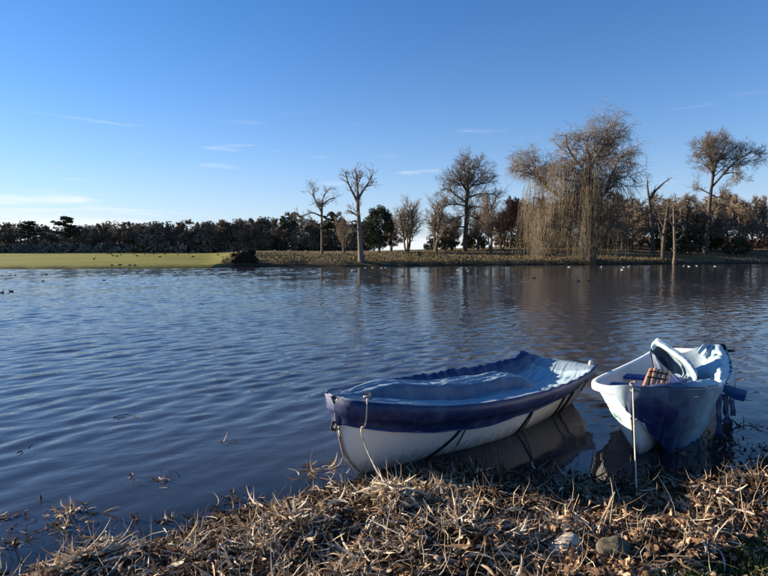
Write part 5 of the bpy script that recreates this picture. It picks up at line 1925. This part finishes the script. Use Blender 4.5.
def strips(n, pos, g, length, width, cols, curl=1.2, pitch=0.35, head=None, hspread=3.14, segs=5):
    """bent ribbons (dead reed and flag leaves); returns verts, faces, colours"""
    ln = length * g.uniform(0.5, 1.5, n)
    wd = width * g.uniform(0.5, 1.5, n)
    ph = (g.uniform(-math.pi, math.pi, n) if head is None else head + g.normal(0, hspread, n))
    ph = ph + np.where(g.random(n) < 0.5, 0.0, math.pi)
    th = g.normal(0.04, pitch, n)
    k1 = g.normal(0, curl, n)
    k2 = g.normal(-0.5, curl, n)
    roll = g.normal(0, 0.7, n)
    p = pos.copy()
    prof = np.interp(np.linspace(0, 1, segs + 1), np.linspace(0, 1, 6), [0.55, 1.0, 1.05, 0.85, 0.5, 0.12])
    V, st_ = [], ln / segs
    for i in range(segs + 1):
        d = np.stack([np.cos(ph) * np.cos(th), np.sin(ph) * np.cos(th), np.sin(th)], 1)
        sd = np.stack([-np.sin(ph), np.cos(ph), np.zeros(n)], 1)
        up = np.cross(d, sd)
        sw = (sd * np.cos(roll)[:, None] + up * np.sin(roll)[:, None]) * (wd * prof[i])[:, None] * 0.5
        V.append(p - sw)
        V.append(p + up * (wd * 0.22)[:, None] * (1 if i < segs else 0))   # raised midrib
        V.append(p + sw)
        p = p + d * st_[:, None]
        ph = ph + k1 / segs
        th = th + k2 / segs
        roll = roll + g.normal(0, 0.25, n)
    m = (segs + 1) * 3
    V = np.stack(V, 1).reshape(-1, 3)
    b = (np.arange(n) * m)[:, None]
    F = []
    for i in range(segs):
        q = i * 3
        F.append(b + np.array([[q, q + 1, q + 4, q + 3]]))
        F.append(b + np.array([[q + 1, q + 2, q + 5, q + 4]]))
    return V, np.concatenate(F), np.repeat(cols, m, 0)


def scatter(n, g, accept, ur=(-30, 800), vr=(425, 640)):
    """points spread evenly over the bank as it lies, kept where accept(u, v, x, y, dist inland) says so"""
    out = []
    while len(out) < n:
        x = g.uniform(-3.2, 6.6)
        y = g.uniform(2.6, 6.8)
        d = y
        sn = np.interp(x, NEAR_X, NEAR_Y) - y
        if sn < -0.5 or sn > 3.0:
            continue
        u = 384 + FPX * x / (y * CP + 0)
        if u < -60 or u > 960:
            continue
        if g.random() > accept(u, x, y, sn):
            continue
        z = height(x, y)
        dz_ = z - CAM_H
        fw_ = y * CP - dz_ * SP
        uu, vv_ = 384 + FPX * x / fw_, 288 - FPX * (y * SP + dz_ * CP) / fw_
        if (vv_ - 548) > (735 - uu) * 0.42 and g.random() < 0.9:
            continue                              # the grass corner
        if z < -0.10:
            continue
        out.append((x, y, max(z, -0.03)))
    return np.array(out)


straw = np.array([(0.60, 0.50, 0.36), (0.40, 0.30, 0.195), (0.22, 0.135, 0.08), (0.10, 0.062, 0.035), (0.04, 0.026, 0.016), (0.46, 0.41, 0.33)])


def pick(g, pal_, n, p):
    return pal_[g.choice(len(pal_), n, p=p)] * g.uniform(0.75, 1.2, (n, 1))


g = np.random.default_rng(101)
# base layer: dark rotted fragments everywhere
n = 24000
pos = scatter(n, g, lambda u, x, y, sn: float(sstep(-0.45, 0.15, sn + 0.35 * nz(x, y, 2.5, 4))))
pos[:, 2] += np.abs(g.normal(0, 0.018, n))
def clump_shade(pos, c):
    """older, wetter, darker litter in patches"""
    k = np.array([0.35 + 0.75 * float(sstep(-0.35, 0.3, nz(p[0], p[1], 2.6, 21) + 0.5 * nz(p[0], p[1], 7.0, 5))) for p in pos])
    wet_shade = np.array([0.22 + 0.78 * float(sstep(-0.1, 0.65, np.interp(p[0], NEAR_X, NEAR_Y) - p[1])) for p in pos])
    return c * (k * wet_shade)[:, None] * np.array([1.0, 0.93, 0.86])[None]


def wet_and_shaded(pos, c):
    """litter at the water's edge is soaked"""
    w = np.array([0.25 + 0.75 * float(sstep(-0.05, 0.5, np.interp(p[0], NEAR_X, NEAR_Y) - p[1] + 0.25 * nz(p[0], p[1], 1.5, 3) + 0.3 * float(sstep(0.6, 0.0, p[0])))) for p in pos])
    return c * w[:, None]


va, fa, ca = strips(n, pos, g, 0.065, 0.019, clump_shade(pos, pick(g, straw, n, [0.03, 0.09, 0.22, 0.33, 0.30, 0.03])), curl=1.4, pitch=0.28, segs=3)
# upper layer: longer pale flag leaves on the left and in the middle
n = 7500
pos = scatter(n, g, lambda u, x, y, sn: float(sstep(-0.1, 0.3, sn + 0.3 * nz(x, y, 2.5, 4))) * float(sstep(640, 480, u) * 0.8 + 0.2) * float(0.12 + 0.9 * sstep(-0.1, 0.35, nz(x, y, 3.0, 7))))
pos[:, 2] += 0.012 + np.abs(g.normal(0, 0.03, n))
hd = np.array([4.0 * nz(p[0], p[1], 1.3, 31) for p in pos])
vb, fb_, cb = strips(n, pos, g, 0.125, 0.016, wet_and_shaded(pos, pick(g, straw, n, [0.20, 0.23, 0.22, 0.18, 0.09, 0.08])), curl=1.2, pitch=0.26, head=hd, hspread=0.65, segs=4)
# thin stems and threads lying about, many of them hooped
n = 3400
pos = scatter(n, g, lambda u, x, y, sn: float(sstep(-0.35, 0.2, sn)))
pos[:, 2] += 0.02 + np.abs(g.normal(0, 0.03, n))
vc, fc, cc = strips(n, pos, g, 0.24, 0.0055, wet_and_shaded(pos, pick(g, straw, n, [0.22, 0.26, 0.2, 0.15, 0.07, 0.10])), curl=1.7, pitch=0.22, segs=4)
# drowned stems on the bed of the shallows
n = 1500
pos = []
while len(pos) < n:
    x, y = g.uniform(-3.2, 5.5), g.uniform(2.6, 7.2)
    sn = np.interp(x, NEAR_X, NEAR_Y) - y
    if -1.2 < sn < -0.05 and g.random() < 1.1 + sn:
        pos.append((x, y, height(x, y) + g.uniform(0.005, 0.03)))
pos = np.array(pos)
vd, fd_, cd = strips(n, pos, g, 0.16, 0.009, pick(g, straw, n, [0.25, 0.3, 0.2, 0.15, 0.05, 0.05]), curl=1.2, pitch=0.1, segs=4)
off1, off2, off3 = len(va), len(va) + len(vb), len(va) + len(vb) + len(vc)
me = mesh_np('reed_litter', np.vstack([va, vb, vc, vd]), np.vstack([fa, fb_ + off1, fc + off2, fd_ + off3]))
set_col(me, np.vstack([ca, cb, cc, cd]))
tag(link('reed_litter', me, M['litter']), 'dead brown reed leaves and stems littering the near bank', 'reed litter', kind='stuff')

# curled fallen leaves, thick on the right
n = 13500
pos = scatter(n, g, lambda u, x, y, sn: float(sstep(-0.1, 0.35, sn)) * float(0.06 + 0.94 * sstep(430, 620, u)))
pos[:, 2] += 0.01 + np.abs(g.normal(0, 0.022, n))
lc = np.array([(0.34, 0.235, 0.155), (0.25, 0.155, 0.095), (0.16, 0.098, 0.06), (0.42, 0.32, 0.22), (0.08, 0.048, 0.03)])
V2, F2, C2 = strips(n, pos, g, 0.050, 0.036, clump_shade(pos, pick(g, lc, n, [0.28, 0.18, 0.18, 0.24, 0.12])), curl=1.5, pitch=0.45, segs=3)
me = mesh_np('leaf_litter', V2, F2)
set_col(me, C2)
tag(link('leaf_litter', me, M['litter']), 'curled brown fallen leaves littering the right of the near bank', 'leaf litter', kind='stuff')

# pale matted straw clumps
def straw_clump(u, v, head, n, rx, ry, label, hsp=0.35, length=0.17, z=0.12, tone=1.0):
    c = P(u, v, z)
    g = np.random.default_rng(int(u * 7 + v))
    root_z = height(c.x, c.y)
    o = g.normal(0, 1, (n, 2)) * (rx, ry)
    ch, sh = math.cos(head), math.sin(head)
    pos = np.zeros((n, 3))
    pos[:, 0] = o[:, 0] * ch - o[:, 1] * sh
    pos[:, 1] = o[:, 0] * sh + o[:, 1] * ch
    for i in range(n):
        pos[i, 2] = height(c.x + pos[i, 0], c.y + pos[i, 1]) - root_z + 0.015 + 0.05 * g.random() * math.exp(-(o[i, 0] / rx) ** 2 * 0.5)
    v_, f_, c_ = strips(n, pos, g, length, 0.012, tone * pick(g, straw, n, [0.42, 0.25, 0.09, 0.03, 0.01, 0.20]), curl=0.8, pitch=0.3, head=head, hspread=hsp)
    me = mesh_np('straw_clump', v_, f_)
    set_col(me, c_)
    o_ = link('straw_clump', me, M['litter'])
    o_.location = (c.x, c.y, root_z)
    tag(o_, label, 'straw clump', 'matted straw clumps on the near bank')


straw_clump(100, 560, -2.4, 190, 0.11, 0.07, 'pale matted straw clump at the lower left corner of the bank')
straw_clump(62, 566, -2.0, 130, 0.10, 0.07, 'grey straw clump slumping into the water at the lower left')
straw_clump(392, 506, -1.3, 260, 0.10, 0.07, 'pale straw clump where the slack rope meets the bank', hsp=0.8)
straw_clump(372, 493, 0.3, 120, 0.08, 0.05, 'straw clump directly under the bow of the covered boat', hsp=0.7)
straw_clump(300, 530, -0.4, 120, 0.10, 0.06, 'straw clump on the water edge left of the slack rope', hsp=0.7)
straw_clump(470, 535, -0.6, 130, 0.14, 0.07, 'straw clump on the lit bank between the rope and the pale stone', hsp=0.6)
straw_clump(520, 545, 0.2, 120, 0.12, 0.05, 'straw clump just left of the pale stone', hsp=0.5)
straw_clump(268, 548, 0.7, 120, 0.12, 0.06, 'straw clump low on the bank below the slack rope', hsp=0.7)
straw_clump(352, 562, -0.9, 170, 0.09, 0.05, 'straw clump at the lower edge of the bank', hsp=0.7)
straw_clump(188, 556, 0.9, 90, 0.08, 0.05, 'small straw clump at the water edge right of the lower left corner', hsp=0.8)
straw_clump(705, 548, 1.2, 140, 0.10, 0.05, 'straw clump among fallen leaves beside the grass', hsp=0.8, length=0.13)
straw_clump(560, 482, 0.1, 130, 0.16, 0.05, 'straw clump painted dark for the shadow between the two boats', hsp=0.7, tone=0.35)  # tone puts the boats' shade into the straw colour

# stones half buried in the litter
import bmesh


def stone(u, v, z, sx, sy, sz, colour, label, seed):
    bm = bmesh.new()
    bmesh.ops.create_icosphere(bm, subdivisions=4, radius=1)
    for vv in bm.verts:
        d = vv.co.copy()
        vv.co = Vector((d.x * sx, d.y * sy, d.z * sz)) * (1 + 0.22 * noise.noise(d * 1.3 + Vector((seed, 0, 0))) + 0.08 * noise.noise(d * 4 + Vector((seed, 3, 0))))
    me = bpy.data.meshes.new('stone')
    bm.to_mesh(me)
    bm.free()
    o = link('stone', me, material('stone_%d' % seed, colour, 0.9, 0.2, var=0.4, scale=14, bump=0.006, bscale=30), None, True)
    p = P(u, v, z)
    o.location = (p.x, p.y, height(p.x, p.y) + sz * 0.35 + 0.03)
    o.rotation_euler = (0.1, 0.15, seed)
    tag(o, label, 'stone')


stone(566, 548, 0.15, 0.14, 0.08, 0.055, (0.42, 0.36, 0.28), 'pale flat stone half buried in straw below the boats', 4)
stone(614, 552, 0.15, 0.13, 0.10, 0.075, (0.10, 0.085, 0.06), 'dark rounded stone just right of the pale stone', 7)

# dry stalks standing up out of the litter
def stalk(pts_px, d0, label, twigs=2, r0=0.0055, seed=0, colour='rope'):
    """pts_px: foot first; the foot stands on the bank, the rest rises from it"""
    g = random.Random(seed)
    foot = P(pts_px[0][0], pts_px[0][1], 0.12)
    for _ in range(3):
        foot = P(pts_px[0][0], pts_px[0][1], height(foot.x, foot.y))
    dd = 0.0
    pts = [foot - Vector((0, 0, 0.03))]
    for (u, v) in pts_px[1:]:
        dd += d0
        pts.append(PD(u, v, foot.y + dd))
    root = empty('dry_stalk', foot)
    T = Tubes()
    sm = smooth_line([p - foot for p in pts], 12)
    T.add([tuple(p) for p in sm], list(np.linspace(r0, r0 * 0.45, 12)), 5)
    stem = T.build('stem', M['stalk'], root)
    if twigs:
        for k in range(twigs):
            i = 5 + int(6 * (k + g.random()) / twigs)
            i = min(i, 10)
            d = Vector(sm[i + 1] - sm[i]).normalized()
            o_ = (d + Vector((g.uniform(-0.9, 0.9), g.uniform(-0.6, 0.6), 0.2))).normalized()
            ln = g.uniform(0.04, 0.11)
            a = Vector(sm[i])
            tube('twig', [a, a + o_ * ln * 0.5 + rvec(g) * 0.004, a + o_ * ln + Vector((0, 0, 0.008))], [r0 * 0.5, r0 * 0.4, r0 * 0.2], M['stalk'], stem, 4)
    tag(root, label, 'stalk', 'dry stalks standing on the near bank')


M['stalk'] = material('stalk', (0.40, 0.31, 0.20), 0.85, 0.15, var=0.4, scale=20)
ST = [
    ([(592, 545), (601, 522), (609, 506), (615, 492)], 0.02, 'thick dry stalk leaning towards the taut rope, its foot by the pale stone', 3, 0.008),
    ([(598, 541), (606, 518), (612, 497)], 0.03, 'thinner dry stalk crossing the thick leaning one', 2, 0.005),
    ([(608, 536), (611, 516), (613, 500)], 0.02, 'short upright dry stalk just left of the taut rope', 2, 0.005),
    ([(568, 524), (574, 508), (579, 494)], 0.02, 'thin dry stalk rising into the shadow between the boats', 1, 0.004),
    ([(558, 536), (551, 525), (545, 515)], 0.02, 'short pale dry stalk leaning left beside the pale stone', 1, 0.006),
    ([(634, 546), (629, 533), (626, 520)], 0.02, 'forked dry stalk at the foot of the taut rope, leaning left', 2, 0.004),
    ([(636, 546), (638, 530), (637, 512)], 0.01, 'upright dry stalk at the foot of the taut rope', 2, 0.004),
    ([(638, 546), (644, 530), (647, 517)], 0.02, 'dry stalk at the foot of the taut rope, leaning right', 2, 0.004),
    ([(690, 553), (688, 540), (682, 532), (672, 526)], 0.02, 'dry stalk bowed over to the left among the leaves', 1, 0.006),
    ([(709, 553), (716, 537), (723, 526), (730, 518)], 0.02, 'dry stalk leaning right out of the leaf litter', 2, 0.006),
    ([(688, 530), (693, 521), (704, 516), (712, 502)], 0.03, 'crooked dry stalk with a bend halfway up', 2, 0.005),
    ([(702, 518), (690, 508), (677, 500)], 0.03, 'long dry stalk sloping up to the left over the shadow', 2, 0.004),
    ([(730, 532), (723, 514), (717, 497)], 0.02, 'straight dry stalk leaning left behind the leaf heap', 1, 0.005),
    ([(764, 541), (752, 528), (744, 512), (740, 486)], 0.03, 'tall curved dry stalk near the right edge of the bank', 1, 0.005),
    ([(600, 556), (580, 549), (556, 546)], 0.01, 'dry stalk lying almost flat across the pale stone', 1, 0.005),
    ([(540, 556), (536, 545), (530, 537)], 0.01, 'short dry stalk left of the pale stone leaning left', 1, 0.004),
]
for i, (pp, d0, lab, tw, r0) in enumerate(ST):
    stalk(pp, d0, lab, tw, r0, seed=i)

# weed and twigs in the shallows
M['weed'] = material('weed', (0.05, 0.04, 0.025), 0.8, 0.2, var=0.5, scale=12)


def weed(u, v, n, r, label, up=0.3, length=0.08, pale=0.3, cat='weed', name='weed_clump', z=0.0):
    c = P(u, v, 0.0)
    g = np.random.default_rng(int(u * 13 + v * 3))
    pos = np.zeros((n, 3))
    pos[:, :2] = g.normal(0, r, (n, 2))
    pos[:, 2] = g.uniform(-0.03, 0.02, n) + z
    pr = np.array([pale * 0.5, pale * 0.5, 0.25, 0.25, 0.0, 0.0])
    pr[4] = 1 - pr.sum()
    pr = np.abs(pr) / np.abs(pr).sum()
    v_, f_, c_ = strips(n, pos, g, length, 0.013, pick(g, straw, n, pr), curl=1.4, pitch=up)
    me = mesh_np(name, v_, f_)
    set_col(me, c_)
    o = link(name, me, M['litter'])
    o.location = c
    tag(o, label, cat, 'weed and litter lying in the shallows', 'stuff' if r >= 0.09 else None)


weed(69, 511, 90, 0.055, 'brown leaf clump standing out of the shallows at the left', 0.6, 0.10, 0.5)
weed(62, 526, 60, 0.07, 'brown leaf raft just below the larger clump at the left', 0.3, 0.11, 0.4)
weed(8, 545, 50, 0.06, 'leaf clump in the water at the lower left edge', 0.4, 0.09, 0.3)
weed(4, 519, 16, 0.04, 'few leaves floating at the left edge', 0.2, 0.08, 0.5)
weed(168, 521, 30, 0.03, 'small pale leaf clump in the shallows right of the leaf raft', 0.6, 0.07, 0.7)
weed(41, 499, 5, 0.008, 'single pale curled leaf standing in the water', 1.2, 0.09, 1.0)
weed(24, 452, 7, 0.02, 'dark leaf floating on open water at the left', 0.1, 0.10, 0.0)
weed(130, 477, 9, 0.02, 'small sprig floating in the middle of the shallows', 0.5, 0.09, 0.3)
weed(160, 482, 24, 0.06, 'tangle of thin weed lying flat in the shallows', 0.15, 0.14, 0.4)
weed(223, 442, 16, 0.04, 'floating twig raft on the open water left of the boats', 0.3, 0.12, 0.4)
weed(137, 521, 12, 0.01, 'dark upright leaf tuft in the shallows', 1.3, 0.10, 0.0)
weed(316, 472, 40, 0.09, 'thin reeds tangled beside the bow of the covered boat', 0.25, 0.22, 0.5)
weed(240, 500, 30, 0.10, 'scattered stems in the shallows off the bank', 0.2, 0.16, 0.4)
weed(213, 511, 6, 0.03, 'bent stick floating in the shallows', 0.1, 0.20, 0.3)
weed(100, 530, 40, 0.14, 'loose stems floating by the left heap', 0.25, 0.12, 0.4)
weed(200, 535, 50, 0.12, 'loose litter floating at the water edge', 0.3, 0.10, 0.4)
weed(20, 525, 10, 0.03, 'thin upright stems at the left edge of the shallows', 1.2, 0.12, 0.1)
weed(752, 428, 60, 0.09, 'dark water weed at the right edge of the lake', 0.3, 0.10, 0.0)
weed(735, 445, 90, 0.16, 'dark water weed right of the open boat', 0.3, 0.10, 0.05)
weed(705, 455, 110, 0.18, 'dark weed bank beside the open boat', 0.3, 0.11, 0.05)
weed(660, 470, 110, 0.16, 'dark weed below the stem of the open boat', 0.4, 0.13, 0.1)
weed(560, 475, 110, 0.18, 'tangle of dark stems in the shadow between the boats', 0.4, 0.16, 0.15)  # dark stems, their colour mix also deepened as boat shade
weed(480, 472, 110, 0.16, 'tangle of dark stems beside the covered boat', 0.4, 0.16, 0.15)
weed(430, 478, 120, 0.12, 'drooping weed heap against the hull of the covered boat', 0.5, 0.14, 0.2)

# loop of twig floating on the open water
lp = P(124, 418, 0.0)
tw = tube('floating_twig', [(-0.14, 0.02, 0.0), (-0.10, 0.08, 0.012), (0.0, 0.10, 0.018), (0.12, 0.04, 0.014), (0.17, 0.0, 0.005), (0.10, -0.05, 0.0), (-0.06, -0.05, -0.004)], 0.005, M['weed'], None, 5)
tw.location = lp
tag(tw, 'looped twig floating on the open water', 'twig')

# grass in the lower right corner
n = 10500
tp = []
while len(tp) < n:
    u, v = g.uniform(640, 980), g.uniform(500, 660)
    if (v - 548) < (735 - u) * 0.42 + 6 * nz(u, v, 0.08, 2) and g.random() > 0.06:
        continue
    p = P(u, v, 0.22)
    p = P(u, v, height(p.x, p.y))
    tp.append((p.x, p.y, height(p.x, p.y) - 0.004))
gp = np.array([(0.15, 0.19, 0.045), (0.22, 0.24, 0.06), (0.10, 0.13, 0.03), (0.34, 0.29, 0.14)])
blades('grass', np.array(tp), g.uniform(0.02, 0.065, n), 0.0030, pick(g, gp, n, [0.35, 0.3, 0.2, 0.15]), M['tussock'], lean=0.5, seed=8, label='short green grass in the lower right corner', cat='grass', kind='stuff')
